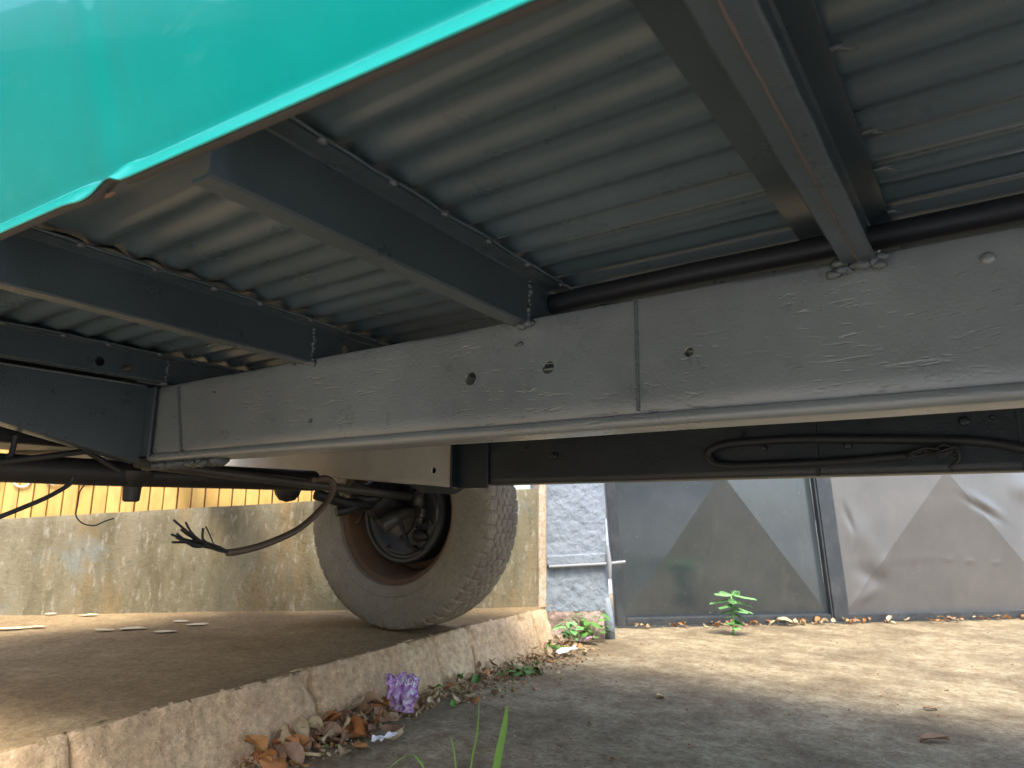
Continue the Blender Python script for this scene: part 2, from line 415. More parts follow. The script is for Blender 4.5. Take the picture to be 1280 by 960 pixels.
V = [[m.bm.verts.new(p) for p in r] for r in rows]
for a, b in zip(V, V[1:]):
    for i in range(6): m.bm.faces.new((a[i], a[(i + 1) % 6], b[(i + 1) % 6], b[i]))
m.bm.faces.new(V[0]); m.bm.faces.new(V[-1])
tag(m.build('corner_trim', M['trim'], wall, smooth=40), 'rust stained cream strip at the right end of the wall')

fence = empty('board_fence', st(-2, -0.25, 0), 'sunlit ochre board fence rising behind the stained wall', 'fence')
s = -4.4
bm_board = None
k = 0
while s < -0.75:
    wd = 0.0635
    m = MB(); jz = R.uniform(-0.004, 0.004); tl = R.uniform(-0.003, 0.003)
    m.hexa([st(s, -0.20 + jz, 0.30), st(s + wd - 0.0055, -0.20 + jz, 0.30), st(s + wd - 0.0055, -0.218, 0.30), st(s, -0.218, 0.30)],
           [st(s + tl, -0.20 + jz, 1.5), st(s + wd - 0.0055 + tl, -0.20 + jz, 1.5), st(s + wd - 0.0055 + tl, -0.218, 1.5), st(s + tl, -0.218, 1.5)])
    m.build('board', M['board'], fence, bevel=0.003)
    s += wd; k += 1
m = MB(); m.hexa([st(-4.4, -0.219, 0.50), st(-4.4, -0.245, 0.50), st(-4.4, -0.245, 0.46), st(-4.4, -0.219, 0.46)],
                 [st(-0.75, -0.219, 0.55), st(-0.75, -0.245, 0.55), st(-0.75, -0.245, 0.51), st(-0.75, -0.219, 0.51)])
m.build('fence_rail', M['gate_frame'], fence)
m = MB(); m.hexa([st(-4.4, -0.2195, 1.4), st(-4.4, -0.2225, 1.4), st(-4.4, -0.2225, 0.3), st(-4.4, -0.2195, 0.3)],
                 [st(-0.75, -0.2195, 1.4), st(-0.75, -0.2225, 1.4), st(-0.75, -0.2225, 0.3), st(-0.75, -0.2195, 0.3)])
m.build('fence_backing', M['gate_frame'], fence)
m = MB(); m.tube([st(-3.2 + 0.1 * i, -0.19, 0.715 + 0.012 * i * 0.9 + 0.004 * sin(i * 1.7)) for i in range(17)], 0.005, 8)
tag(m.build('wire', M['white'], fence, smooth=180), 'pale horizontal wire across the boards')
for i in range(7):
    m = MB(); cs = -2.62 + 0.135 * i
    cz = 0.745 + 0.108 * (cs + 2.62)
    m.tube([st(cs + 0.036 * cos(a), -0.188, cz + 0.03 * sin(a)) for a in [2 * pi * q / 18 for q in range(19)]], 0.0045, 6, False)
    m.build('wire_loop', M['white'], fence, smooth=180)

# ---- gate pillar
pil = empty('gate_pillar', st(0.17, -0.2, 0), 'pale grey rough plastered pillar between the mossy wall and the metal gate', 'pillar')
def pil_front(u, v):
    z = 0.14 + 1.86 * v
    s_ = 0.004 + (0.372 - 0.03 * z) * u
    d = 0.004 * noise.noise(Vector((s_ * 26, z * 26, 0))) + 0.0025 * noise.noise(Vector((s_ * 60, z * 60, 5)))
    if u > 0.97: d -= 0.008
    return st(s_, -0.085 + d, z)
m = MB(); m.grid(pil_front, 50, 240)
m.build('plaster_face', M['pillar'], pil, smooth=180)
m = MB(); m.hexa([st(0.006, -0.10, 0.14), st(0.372, -0.10, 0.14), st(0.372, -0.36, 0.14), st(0.006, -0.36, 0.14)],
                 [st(0.006, -0.10, 2.0), st(0.314, -0.10, 2.0), st(0.314, -0.36, 2.0), st(0.006, -0.36, 2.0)])
m.build('pillar_core', M['pillar'], pil)
m = MB()
def fnd(u, v):
    s_ = -0.02 + 0.36 * u; z = -0.03 + 0.175 * v
    d = 0.014 * noise.noise(Vector((s_ * 12, z * 12, 1))) + 0.006 * noise.noise(Vector((s_ * 45, z * 45, 1)))
    return st(s_, -0.092 + d, z)
m.grid(fnd, 40, 18)
tag(m.build('foundation', M['foundation'], pil, smooth=180), 'pinkish bare footing under the grey plaster')
# ridge of the plastered-over bolt plate and the slide bolt
m = MB(); m.hexa([st(0.03, -0.066, 0.415), st(0.03, -0.10, 0.415), st(0.03, -0.10, 0.365), st(0.03, -0.066, 0.365)],
                 [st(0.35, -0.066, 0.43), st(0.35, -0.10, 0.43), st(0.35, -0.10, 0.38), st(0.35, -0.066, 0.38)])
m.build('bolt_plate', M['pillar'], pil, bevel=0.006)
m = MB(); m.tube([st(0.04, -0.062, 0.362), st(0.36, -0.062, 0.376), st(0.45, -0.062, 0.385)], 0.008, 10)
m.build('slide_bolt', M['pale_steel'], pil, smooth=40)
m = MB(); m.tube([st(0.362, -0.055, 0.30), st(0.360, -0.05, 0.38), st(0.352, -0.055, 0.47)], [0.009, 0.013, 0.009], 10)
m.build('bolt_bracket', M['pale_steel'], pil, smooth=40)
m = MB(); m.tube([st(0.375, -0.10, -0.02), st(0.368, -0.09, 0.10), st(0.355, -0.09, 0.2)], [0.028, 0.024, 0.016], 10)
m.build('plaster_drip', M['pillar'], pil, smooth=180)

# ---- metal gate leaves
G0 = Vector((-1.80, 3.64, 0)) + NN * 0.0
SH = -0.068
def gt(s, t, z): return G0 + E1 * (s + SH * z) + NN * t + Vector((0, 0, z))
def bar(m, s0, s1, z0, z1, t0, t1):
    m.hexa([gt(s0, t0, z0), gt(s1, t0, z0), gt(s1, t1, z0), gt(s0, t1, z0)], [gt(s0, t0, z1), gt(s1, t0, z1), gt(s1, t1, z1), gt(s0, t1, z1)])
    return m
def tri_fold(s, z, sa, za, s0, s1, z0, z1, hgt):
    # four-sided pressed pyramid: apex (sa, za)
    a = (s - s0) / (sa - s0) if s < sa else (s1 - s) / (s1 - sa)
    b = (z - z0) / (za - z0) if z < za else (z1 - z) / (z1 - za)
    return hgt * max(0, min(a, b))
def gauss(s, z, cs, cz, ws, wz, rot=0):
    x, y = s - cs, z - cz
    x, y = x * cos(rot) + y * sin(rot), -x * sin(rot) + y * cos(rot)
    return math.exp(-(x / ws) ** 2 - (y / wz) ** 2)
GH = 1.72
def leaf_panel(mat, root, s0, s1, sa, za, hgt, dents, cuts):
    """four pressed facets meeting at an apex, then the dents"""
    z0, z1 = 0.053, GH - 0.052
    bm = bmesh.new()
    cs = [bm.verts.new(p) for p in ((s0, z0, 0), (s1, z0, 0), (s1, z1, 0), (s0, z1, 0))]; ap = bm.verts.new((sa, za, hgt))
    for k in range(4): bm.faces.new((cs[k], cs[(k + 1) % 4], ap))
    folds = []
    bmesh.ops.subdivide_edges(bm, edges=list(bm.edges), cuts=cuts, use_grid_fill=True)
    for e in bm.edges:
        if len(e.link_faces) == 2 and e.calc_face_angle(0) > 0.03: e.smooth = False
    for v in bm.verts:
        s_, z_, h = v.co
        h += 0.003 * noise.noise(Vector((s_ * 2.2, z_ * 2.2, hgt * 50)))
        for (cs_, cz, ws, wz, rt, am) in dents: h += 0.65 * am * gauss(s_, z_, cs_, cz, ws, wz, rt)
        v.co = gt(s_, -0.018 + h, z_)
    bmesh.ops.recalc_face_normals(bm, faces=bm.faces)
    me = bpy.data.meshes.new('panel'); bm.to_mesh(me); bm.free()
    me.polygons.foreach_set('use_smooth', [True] * len(me.polygons))
    place('panel', me, mat, root)
ga = empty('gate_leaf', gt(0.68, 0, 0), 'dark steel gate leaf nearest the grey pillar with a folded diamond panel', 'gate', 'gate leaves')
leaf_panel(M['gate'], ga, 0.065, 1.345, 0.665, 0.87, 0.17, [(0.3, 0.4, 0.1, 0.06, 0.4, 0.003), (0.8, 0.3, 0.15, 0.08, 0.9, -0.004)], 40)
bar(MB(), 0.0, 0.056, 0.012, GH, -0.02, 0.02).build('stile', M['gate_frame'], ga, bevel=0.003)
bar(MB(), 1.346, 1.357, 0.012, GH, -0.02, 0.02).build('stile', M['gate_frame'], ga, bevel=0.003)
bar(MB(), 0.058, 1.344, 0.012, 0.052, -0.02, 0.018).build('bottom_rail', M['gate_frame'], ga, bevel=0.003)
bar(MB(), 0.058, 1.344, GH - 0.05, GH, -0.02, 0.018).build('top_rail', M['gate_frame'], ga, bevel=0.003)
gb = empty('gate_leaf', gt(2.2, 0, 0), 'dented steel gate leaf on the right with creased panel painted lighter for its reflections', 'gate', 'gate leaves')
leaf_panel(M['gate_bright'], gb, 1.466, 3.05, 2.20, 0.92, 0.15,
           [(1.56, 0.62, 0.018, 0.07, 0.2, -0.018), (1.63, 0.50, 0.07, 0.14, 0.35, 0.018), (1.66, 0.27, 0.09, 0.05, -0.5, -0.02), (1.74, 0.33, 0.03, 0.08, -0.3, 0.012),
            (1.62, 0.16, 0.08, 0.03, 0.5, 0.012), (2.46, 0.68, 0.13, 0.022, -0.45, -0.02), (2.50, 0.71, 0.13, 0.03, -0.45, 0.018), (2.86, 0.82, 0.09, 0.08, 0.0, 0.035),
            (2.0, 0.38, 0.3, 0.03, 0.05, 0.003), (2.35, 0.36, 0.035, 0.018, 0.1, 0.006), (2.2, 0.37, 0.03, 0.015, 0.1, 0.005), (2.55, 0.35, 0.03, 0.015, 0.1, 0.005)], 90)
bar(MB(), 1.361, 1.463, 0.012, GH, -0.02, 0.024).build('stile', M['gate_frame'], gb, bevel=0.003)
bar(MB(), 3.052, 3.11, 0.012, GH, -0.02, 0.02).build('stile', M['gate_frame'], gb, bevel=0.003)
bar(MB(), 1.465, 3.050, 0.012, 0.052, -0.02, 0.018).build('bottom_rail', M['gate_frame'], gb, bevel=0.003)
bar(MB(), 1.465, 3.050, GH - 0.05, GH, -0.02, 0.018).build('top_rail', M['gate_frame'], gb, bevel=0.003)

# ------------------------------------------------------------------ the truck
truck = empty('truck', (-0.6, 1.35, 0), 'flatbed truck with glossy teal side panel and dark grey chassis seen from underneath', 'truck')
Z0, Z1 = 0.945, 1.03                                   # underside of cross members, underside of floor

# -- teal side panel hanging along the near edge: plate, crease, flared lip
TIL = radians(15)
def ypan(x): return 0.297 + (min(x, -0.15) + 1.009) * 0.042
def dent(x): return 0.45 * math.exp(-((x + 0.735) / 0.022) ** 2)
def panel_prof(x):
    y0 = ypan(x); d = dent(x); d2 = math.exp(-((x + 0.775) / 0.03) ** 2)
    zb = 0.952 - 0.016 * (x + 0.6) + 0.010 * d - 0.004 * d2
    y0 += 0.006
    P = [(y0 - 0.015 + 0.004 * d, zb + 0.016 * d)]
    P.append((y0 - 0.006 + 0.005 * d, zb + 0.013 + 0.010 * d))
    P.append((y0 + 0.003 + 0.004 * d, zb + 0.029 + 0.006 * d))
    P.append((y0 + 0.0085 - 0.002 * d, zb + 0.033 + 0.003 * d))
    P.append((y0 + 0.0085 - 0.004 * d, zb + 0.037))
    P.append((y0 + 0.006 - 0.004 * d, zb + 0.043))
    yy, zz = y0 + 0.006, zb + 0.043
    for k in range(1, 19):
        a = TIL + radians(4) - radians(9) * k / 18
        yy -= 0.026 * sin(a); zz += 0.026 * cos(a)
        P.append((yy - (0.003 * d if k < 2 else 0), zz))
    return P
XS = [-2.3 + 0.02 * i for i in range(int(4.6 / 0.02) + 1)]
xs = sorted(set([round(x, 3) for x in XS] + [round(-0.86 + 0.005 * i, 3) for i in range(50)]))
m = MB(); V = []
for x in xs:
    V.append([m.bm.verts.new((x, y + 0.0008 * noise.noise(Vector((x * 1.2, z * 2, 1))), z)) for y, z in panel_prof(x)])
for a, b in zip(V, V[1:]):
    for i in range(len(a) - 1): m.bm.faces.new((a[i], b[i], b[i + 1], a[i + 1]))
pan = m.build('side_panel', M['teal'], truck, smooth=60, thick=0.0015)
tag(pan, 'glossy teal side panel with a bright lip and a small dent at its lower edge')
m = MB(); V = []
for x in xs:
    y, z = panel_prof(x)[0]
    V.append([m.bm.verts.new(p) for p in ((x, y + 0.0022, z + 0.0003), (x, y + 0.012, z + 0.0012), (x, y + 0.014, z + 0.003), (x, y + 0.014, z + 0.010), (x, y + 0.0022, z + 0.0045))])
for a, b in zip(V, V[1:]):
    for i in range(5): m.bm.faces.new((a[i], b[i], b[(i + 1) % 5], a[(i + 1) % 5]))
m.build('panel_flange', M['flange'], pan, smooth=40)
m = MB(); m.blob((-0.752, ypan(-0.752) + 0.006, 0.9575), 0.008, (1.6, 0.4, 0.25), 3, 0.3)
tag(m.build('rust_patch', M['rust'], pan, smooth=180), 'rust showing under the dent')

# -- corrugated floor sheets, one per bay
PITCH = 0.067
def corr(y): 
    q = (y - 0.626) / PITCH
    c = cos(2 * pi * q)
    return 0.0056 * (c * 0.85 + 0.15 * cos(6 * pi * q) * 0)
def floor_sheet(x0, x1, dz, name='floor_sheet'):
    m = MB(); ny = 330
    def f(u, v):
        x = x0 + (x1 - x0) * u; y = 0.35 + 1.90 * v
        wv = 0.0014 * noise.noise(Vector((x * 3.0, y * 1.6, dz * 900)))
        amp = 1.0 - 0.45 * max(0, 1 - min(x - x0, x1 - x) / 0.05)
        if y < 0.45: amp *= 0.35
        return Vector((x, y, Z1 + 0.0135 + dz + corr(y) * amp + wv))
    m.grid(f, max(6, int((x1 - x0) / 0.03)), ny)
    return m.build(name, M['floor'], truck, smooth=180)
for x0, x1, dz in ((-2.2, -1.78, 0.002), (-1.82, -1.15, 0.0), (-1.20, -0.585, 0.002), (-0.645, -0.10, 0.0), (-0.15, 0.46, 0.002), (0.42, 1.6, 0.0)):
    floor_sheet(x0, x1, dz)
# deck boards carried by the sheets (keeps the sky out)
MB().box((-2.2, 0.36, Z1 + 0.034), (1.6, 2.26, Z1 + 0.06)).build('deck', M['black'], truck)
MB().box((-2.2, 2.265, 1.06), (1.6, 2.29, 1.14)).build('far_side_panel', M['teal'], truck)

# -- Z-section cross members
def skewer(x0, sk): return lambda dx, y, z: Vector((x0 + dx - sk * (y - 0.35), y, z))
def zmember(x0, sk, ya, yb, holes=(), top=0.036, bot=0.028, zb=Z0):
    f = skewer(x0, sk); th = 0.004
    m = MB()
    prof = [(-bot, zb), (th * 0.3, zb), (th, zb + th * 0.7), (th, Z1 - th - 0.002), (th + 0.003, Z1 - th), (top, Z1 - th), (top, Z1), (0.002, Z1), (0, Z1 - 0.003), (0, zb + th + 0.003), (-0.003, zb + th), (-bot, zb + th)]
    n = 60
    def P(y):
        def g(dx, z):
            wob = 0.0015 * noise.noise(Vector((x0 * 7, y * 6, z * 4)))
            return f(dx + wob, y, z + (0.0012 * noise.noise(Vector((x0, y * 15, dx * 60))) if z > Z1 - 0.01 or z < zb + 0.01 else 0))
        return g
    m.sweep(prof, [P(ya + (yb - ya) * i / n) for i in range(n + 1)])
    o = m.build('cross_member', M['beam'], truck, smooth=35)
    if holes:
        cut(o, [(f(0.002, y, z), (1, 0, 0), r, 0.03) for y, z, r in holes])
        o.data.polygons.foreach_set('use_smooth', [True] * len(o.data.polygons)); o.data.set_sharp_from_angle(angle=radians(35))
    # tack welds where the floor is fixed to the top flange
    for i in range(7):
        y = 0.44 + 0.115 * i + R.uniform(-0.01, 0.01)
        mm = MB(); mm.blob(f(top, y, Z1 - 0.002), 0.0055, (1.1, 1.3, 0.8), R.random() * 50, 0.6)
        mm.build('tack_weld', M['weld'], o, smooth=180)
    # sheet edge of the floor kinked over the flange
    mm = MB()
    mm.tube([f(top + 0.002 + 0.002 * noise.noise(Vector((y * 9, x0, 0))), y, Z1 + 0.0005 + 0.003 * noise.noise(Vector((y * 14, x0 * 3, 4)))) for y in [ya + (yb - ya) * q / 60 for q in range(61)]], 0.0022, 5)
    mm.build('sheet_edge', M['floor'], o, smooth=180)
    # run of rough weld where the web meets the rail
    mm = MB()
    for q in range(9): mm.blob(f(0.006, 0.948 + R.uniform(-0.003, 0.003), zb + 0.008 + q * 0.0085), R.uniform(0.003, 0.0055), (1, 1, 1.3), q * 3 + x0, 0.7, 1)
    mm.build('weld_bead', M['weld'], o, smooth=180)
    # weld at the chassis rail
    mm = MB()
    for q in range(5): mm.blob(f(-0.012 + 0.006 * q, 0.946 + R.uniform(-0.003, 0.002), zb + R.uniform(-0.004, 0.002)), R.uniform(0.004, 0.007), (1, 1, 1), q * 5 + x0, 0.6)
    mm.build('weld_bead', M['weld'], o, smooth=180)
    return o
zmember(-0.602, 0.045, 0.337, 2.25)
zmember(-1.155, 0.075, 0.315, 2.25, holes=[(1.045, 0.995, 0.011)])
zmember(-1.79, 0.02, 0.30, 2.25, holes=[(0.775, 0.988, 0.012), (0.845, 0.985, 0.012)], zb=0.962)
zmember(0.44, 0.0, 0.36, 2.25); zmember(0.98, 0.0, 0.36, 2.25)
# -- back-to-back channel pair on the right
f = skewer(-0.111, -0.004)
hm = []
for sgn, wtop, nm in ((-1, 0.086, 'left'), (1, 0.034, 'right')):
    m = MB(); th = 0.004; g0 = 0.0012
    prof = [(g0, Z0), (0.018, Z0), (0.020, Z0 + 0.002), (0.020, Z0 + th), (g0 + th + 0.002, Z0 + th), (g0 + th, Z0 + th + 0.002), (g0 + th, Z1 - th - 0.003), (g0 + th + 0.003, Z1 - th), (wtop, Z1 - th), (wtop, Z1), (g0, Z1)]
    n = 60
    def P(y):
        return lambda dx, z: f(sgn * (dx + (0.0008 * noise.noise(Vector((y * 18, z * 10, sgn))) if dx > 0.01 else 0)), y, z + 0.0008 * noise.noise(Vector((y * 12, dx * 30, sgn + 3))))
    m.sweep(prof, [P(0.357 + 1.89 * i / n) for i in range(n + 1)])
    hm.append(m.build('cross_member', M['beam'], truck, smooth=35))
hat = hm[1]
m = MB(); m.tube([f(0.0006 * noise.noise(Vector((y * 30, 0, 0))), y, Z0 + 0.0002 + 0.0008 * noise.noise(Vector((y * 40, 3, 0)))) for y in [0.358 + 0.587 * q / 90 for q in range(91)]],
                 [0.0016 + 0.0009 * noise.noise(Vector((q * 0.37, 0, 0))) for q in range(91)], 6)
tag(m.build('weld_seam', M['rustseam'], hat, smooth=180), 'rusty seam between the two channels')
m = MB()
for q in range(16):
    m.blob((-0.111 + R.uniform(-0.03, 0.03), 0.945 + R.uniform(-0.006, 0.004), 0.947 + R.uniform(-0.012, 0.004)), R.uniform(0.004, 0.009), (1.3, 0.7, 0.8), q, 0.6)
m.build('weld_bead', M['weld'], hat, smooth=180)
for y, dx in ((0.60, 0.036), (0.765, 0.04), (0.862, 0.042), (1.0, 0.036)):
    m = MB(); p = f(dx, y, Z1 - 0.001); m.blob(p, 0.006, (1.6, 0.5, 0.5), y * 9, 0.5)
    m.tube([p, p + Vector((0.018, 0.012, -0.001))], [0.0028, 0.0012], 6)
    m.build('tack_weld', M['weld'], hat, smooth=180)

# -- chassis rails
def rail_mesh(yw, segs, th=0.006, fl=0.07, plate=True, sg=1):
    """segs = [(x, zbottom, ztop)] ; web faces -Y, flanges go +Y"""
    m = MB(); r = 0.010
    def prof(zb, zt, x):
        c = []
        wv = 0.0012 * noise.noise(Vector((x * 5, yw, 0)))
        zl = zb + 0.022
        if plate:
            c += [(yw + fl, zb), (yw + 0.006, zb), (yw - 0.001, zb + 0.0015), (yw - 0.0045, zb + 0.006), (yw - 0.005, zb + 0.014), (yw - 0.003, zb + 0.0185), (yw + 0.0025, zb + 0.0205), (yw + 0.0015, zb + 0.0235)]
        else:
            c += [(yw + fl, zb), (yw + r, zb), (yw + r * 0.3, zb + r * 0.3), (yw, zb + r)]
        nz = 8
        z_lo = zb + (0.027 if plate else r + 0.01); z_hi = zt - r
        for k in range(nz + 1):
            z = z_lo + (z_hi - z_lo) * k / nz
            c.append((yw + 0.0010 * noise.noise(Vector((x * 6, z * 9, yw))), z))
        c += [(yw + r * 0.3, zt - r * 0.3), (yw + r, zt), (yw + fl, zt), (yw + fl, zt - th), (yw + th, zt - th), (yw + th, zb + th), (yw + fl, zb + th)]
        return [(y + wv, z) for y, z in c]
    V = [[m.bm.verts.new((x, y, z)) for y, z in prof(zb, zt, x)] for x, zb, zt in segs]
    n = len(V[0])
    for a, b in zip(V, V[1:]):
        for i in range(n): m.bm.faces.new((a[i], a[(i + 1) % n], b[(i + 1) % n], b[i]))
    m.bm.faces.new(V[0]); m.bm.faces.new(V[-1])
    return m
RY = 0.95
def rail_z(x):
    bul = 0.004 * math.exp(-((x - 0.1) / 0.25) ** 2)
    return (0.7525 + 0.001 * noise.noise(Vector((x * 4, 0, 0))), 0.957 + bul * 0.5)
segs = [(-2.5 + 0.03 * i, *rail_z(-2.5 + 0.03 * i)) for i in range(int(3.9 / 0.03))]
rail = rail_mesh(RY, segs).build('chassis_rail', M['rail'], truck)
def onrail(px, py): return at(px, py, 1, RY)
cut(rail, [(onrail(x, y), (0, 1, 0), r, 0.03) for x, y, r in ((588, 473, 0.0125), (685, 459, 0.0115), (861, 440, 0.0075))])
rail.data.polygons.foreach_set('use_smooth', [True] * len(rail.data.polygons)); rail.data.set_sharp_from_angle(angle=radians(42))
tag(rail, 'near dark grey chassis rail with three round holes and a welded joint')
def seam(px, y0, y1, r, n, amp):
    a, b = onrail(px, y0), onrail(px + 3, y1)
    m = MB()
    m.tube([a.lerp(b, q / n) + Vector((amp * noise.noise(Vector((q * 0.9, px, 0))), 0.0004 - r * 0.35, 0)) for q in range(n + 1)],
           [r * (1 + 0.55 * noise.noise(Vector((q * 1.3, px, 4)))) for q in range(n + 1)], 6)
    return m
seam(795, 377, 514, 0.0028, 60, 0.0016).build('weld_seam', M['weld'], rail, smooth=180)
seam(224, 484, 568, 0.0045, 40, 0.003).build('weld_seam', M['weld'], rail, smooth=180)
for i in range(3):
    y0 = 497 + i * 27
    seam(186, y0, y0 + 17, 0.006, 10, 0.003).build('weld_bead', M['weld'], rail, smooth=180)
for px, py, r in ((368, 453, 0.008), (650, 403, 0.007), (650, 431, 0.006), (822, 519, 0.0055), (253, 580, 0.012), (388, 527, 0.006), (268, 491, 0.005), (240, 578, 0.009)):
    m = MB(); p = onrail(px, py)
    for q in range(3): m.blob(p + Vector((R.uniform(-1, 1) * r, -0.001, R.uniform(-1, 1) * r * 0.6)), r * R.uniform(0.5, 0.9), (1.2, 0.55, 0.8), px + q, 0.6)
    m.build('weld_spatter', M['weld'], rail, smooth=180)
m = MB(); p = onrail(1235, 323); m.lathe([(0.008, 0.001), (0.008, -0.001), (0.0062, -0.0035), (0.003, -0.0045), (0, -0.0047)], p, (0, 1, 0), 20)
m.build('rivet', M['rail'], rail, smooth=50)
# crater dents and gouges proud of the web
for k in range(34):
    px, py = R.uniform(820, 1275), R.uniform(350, 450)
    py += (1280 - px) * 0.09 - 15
    p = onrail(px, py); L = R.uniform(0.003, 0.012)
    m = MB(); dr = Vector((1, 0, R.uniform(-0.1, 0.35))).normalized()
    m.tube([p - dr * L + Vector((0, 0.0006, 0)), p + Vector((0, -0.0002, R.uniform(-0.0005, 0.0005))), p + dr * L + Vector((0, 0.0006, 0))], [0.0004, 0.0011, 0.0004], 5)
    if k == 0: gm = m
    else:
        me = m.mesh('tmp'); gm.bm.from_mesh(me); bpy.data.meshes.remove(me)
tag(gm.build('paint_runs', M['rail'], rail, smooth=180), kind='stuff')
# packing tube along the rail top
m = MB(); m.tube([(x, 1.030 + 0.002 * sin(x * 5), 1.008 + 0.0018 * sin(x * 7) - 0.03 * max(0, -0.35 - x)) for x in [-0.66 + 0.06 * q for q in range(34)]], 0.0185, 14)
tag(m.build('packing_strip', M['rubber'], truck, smooth=180), 'dark rounded strip lying along the top of the near rail')

# far rail
FY = 1.75
segs = [(-1.31 + 0.05 * i, 0.713 + 0.0006 * i * 0.3, 0.925) for i in range(52)]
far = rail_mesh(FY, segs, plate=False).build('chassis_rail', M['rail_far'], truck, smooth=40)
tag(far, 'far chassis rail carrying a looped black hose')
segs = [(-3.2 + 0.06 * i, 0.705 + (0.0 if x_ > -1.45 else 0.081 * (-1.45 - x_)), 0.93 + (0.02 if x_ < -1.5 else 0)) for i in range(31) for x_ in [-3.2 + 0.06 * i]]
kick = rail_mesh(FY + 0.004, segs, plate=False).build('rail_kick_up', M['rail_lit'], truck)
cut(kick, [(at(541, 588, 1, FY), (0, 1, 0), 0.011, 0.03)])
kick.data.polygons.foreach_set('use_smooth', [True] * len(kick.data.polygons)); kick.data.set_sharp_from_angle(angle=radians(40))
tag(kick, 'front section of the far rail, painted as lit, rising towards the front axle')
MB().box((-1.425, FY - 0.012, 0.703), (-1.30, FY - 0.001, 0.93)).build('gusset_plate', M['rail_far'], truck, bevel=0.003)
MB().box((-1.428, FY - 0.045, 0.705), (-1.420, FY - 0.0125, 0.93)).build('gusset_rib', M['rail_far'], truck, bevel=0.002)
m = MB(); m.sweep([(0, 0), (0.06, -0.03), (0.16, -0.035), (0.24, 0)], [lambda u, v, yy=yy: Vector((-1.66 + u, yy, 0.722 + v)) for yy in (FY + 0.01, FY + 0.07)])
m.build('bump_stop', M['rail_far'], truck)
for px in (1020, 1278):
    p = at(px, 555, 1, FY)
    MB().box((p.x - 0.004, FY - 0.005, 0.716), (p.x + 0.004, FY - 0.0005, 0.92)).build('rail_joint', M['rail_far'], far)
for px, py, r in ((693, 570, 0.012), (955, 560, 0.009), (1060, 557, 0.010), (1205, 527, 0.011), (1240, 522, 0.005), (928, 543, 0.005), (658, 560, 0.004)):
    p = at(px, py, 1, FY)
    m = MB(); m.lathe([(r, 0.001), (r, -0.006), (r * 0.7, -0.009), (r * 0.5, -0.0095), (r * 0.5, -0.014), (0, -0.0145)], p, (0, 1, 0), 8)
    m.build('bolt_head', M['rail_far'], far)
# hose loop
def hosepath(pts, yy): return [at(x, y, 1, yy) for x, y in pts]
def smoothpath(p, n=6):
    p = [Vector(q) for q in p]; out = []
    for i in range(len(p) - 1):
        a, b, c, d = p[max(i - 1, 0)], p[i], p[i + 1], p[min(i + 2, len(p) - 1)]
        for k in range(n):
            t_ = k / n
            out.append(0.5 * ((2 * b) + (c - a) * t_ + (2 * a - 5 * b + 4 * c - d) * t_ ** 2 + (3 * b - a - 3 * c + d) * t_ ** 3))
    out.append(p[-1]); return out
hp = [(1330, 572), (1280, 561), (1225, 552), (1160, 550), (1080, 549), (1000, 549), (945, 552), (905, 556), (886, 565), (889, 576), (905, 582), (960, 581), (1030, 578), (1090, 574), (1140, 569)]
m = MB(); m.tube(smoothpath(hosepath(hp, FY - 0.022)), 0.0105, 12)
tag(m.build('brake_hose', M['rubber'], truck, smooth=180), 'long black hose looped against the far rail')
hose = bpy.data.objects['brake_hose']
for k in range(7):
    m = MB()
    pts = [(1136 + R.uniform(-3, 3), 568 + R.uniform(-4, 4)), (1155, 566 + R.uniform(-6, 6)), (1175, 566 + R.uniform(-9, 7)), (1194 + R.uniform(-4, 6), 566 + R.uniform(-9, 9))]
    m.tube(smoothpath([at(x, y, 1, FY - 0.03 - R.uniform(0, 0.02)) for x, y in pts], 5), 0.0035, 6)
    m.build('wire', M['rubber'], hose, smooth=180)
m = MB(); m.tube(smoothpath([at(x, y, 1, FY - 0.045) for x, y in ((1165, 563), (1180, 556), (1196, 562), (1198, 575), (1188, 584), (1192, 590))], 5), 0.003, 6)
m.build('cable_tie', M['rubber'], hose, smooth=180)

# -- tapered outrigger at the front end of the near rail
OX = -1.865
def outr(dx, y, z): return Vector((OX + dx, y, z))
def obot(y): return 0.748 + (0.935 - y) * 0.225
m = MB(); n = 24
ys = [0.32 + (0.935 - 0.32) * i / n for i in range(n + 1)]
m.sweep([(-0.055, 0), (0.002, 0), (0.004, 0.003), (0.004, 1), (-0.05, 1.0), (-0.05, 0.97), (-0.001, 0.97), (-0.001, 0.03), (-0.055, 0.03)],
        [(lambda u, v, y=y: outr(u, y, obot(y) + (0.956 - obot(y)) * v)) for y in ys])
og = m.build('outrigger', M['beam'], truck, smooth=35); tag(og, 'tapered bracket beam reaching from the rail end to the near side')
MB().box((OX + 0.0045, 0.934, 0.765), (OX + 0.042, 0.942, 0.952)).build('end_lip', M['beam'], og, bevel=0.002)
m = MB(); m.tube([outr(0.005, y, 0.957 + 0.0006 * noise.noise(Vector((y * 30, 0, 0)))) for y in [0.33 + 0.6 * q / 30 for q in range(31)]], 0.0032, 6)
m.build('weld_seam', M['weld'], og, smooth=180)

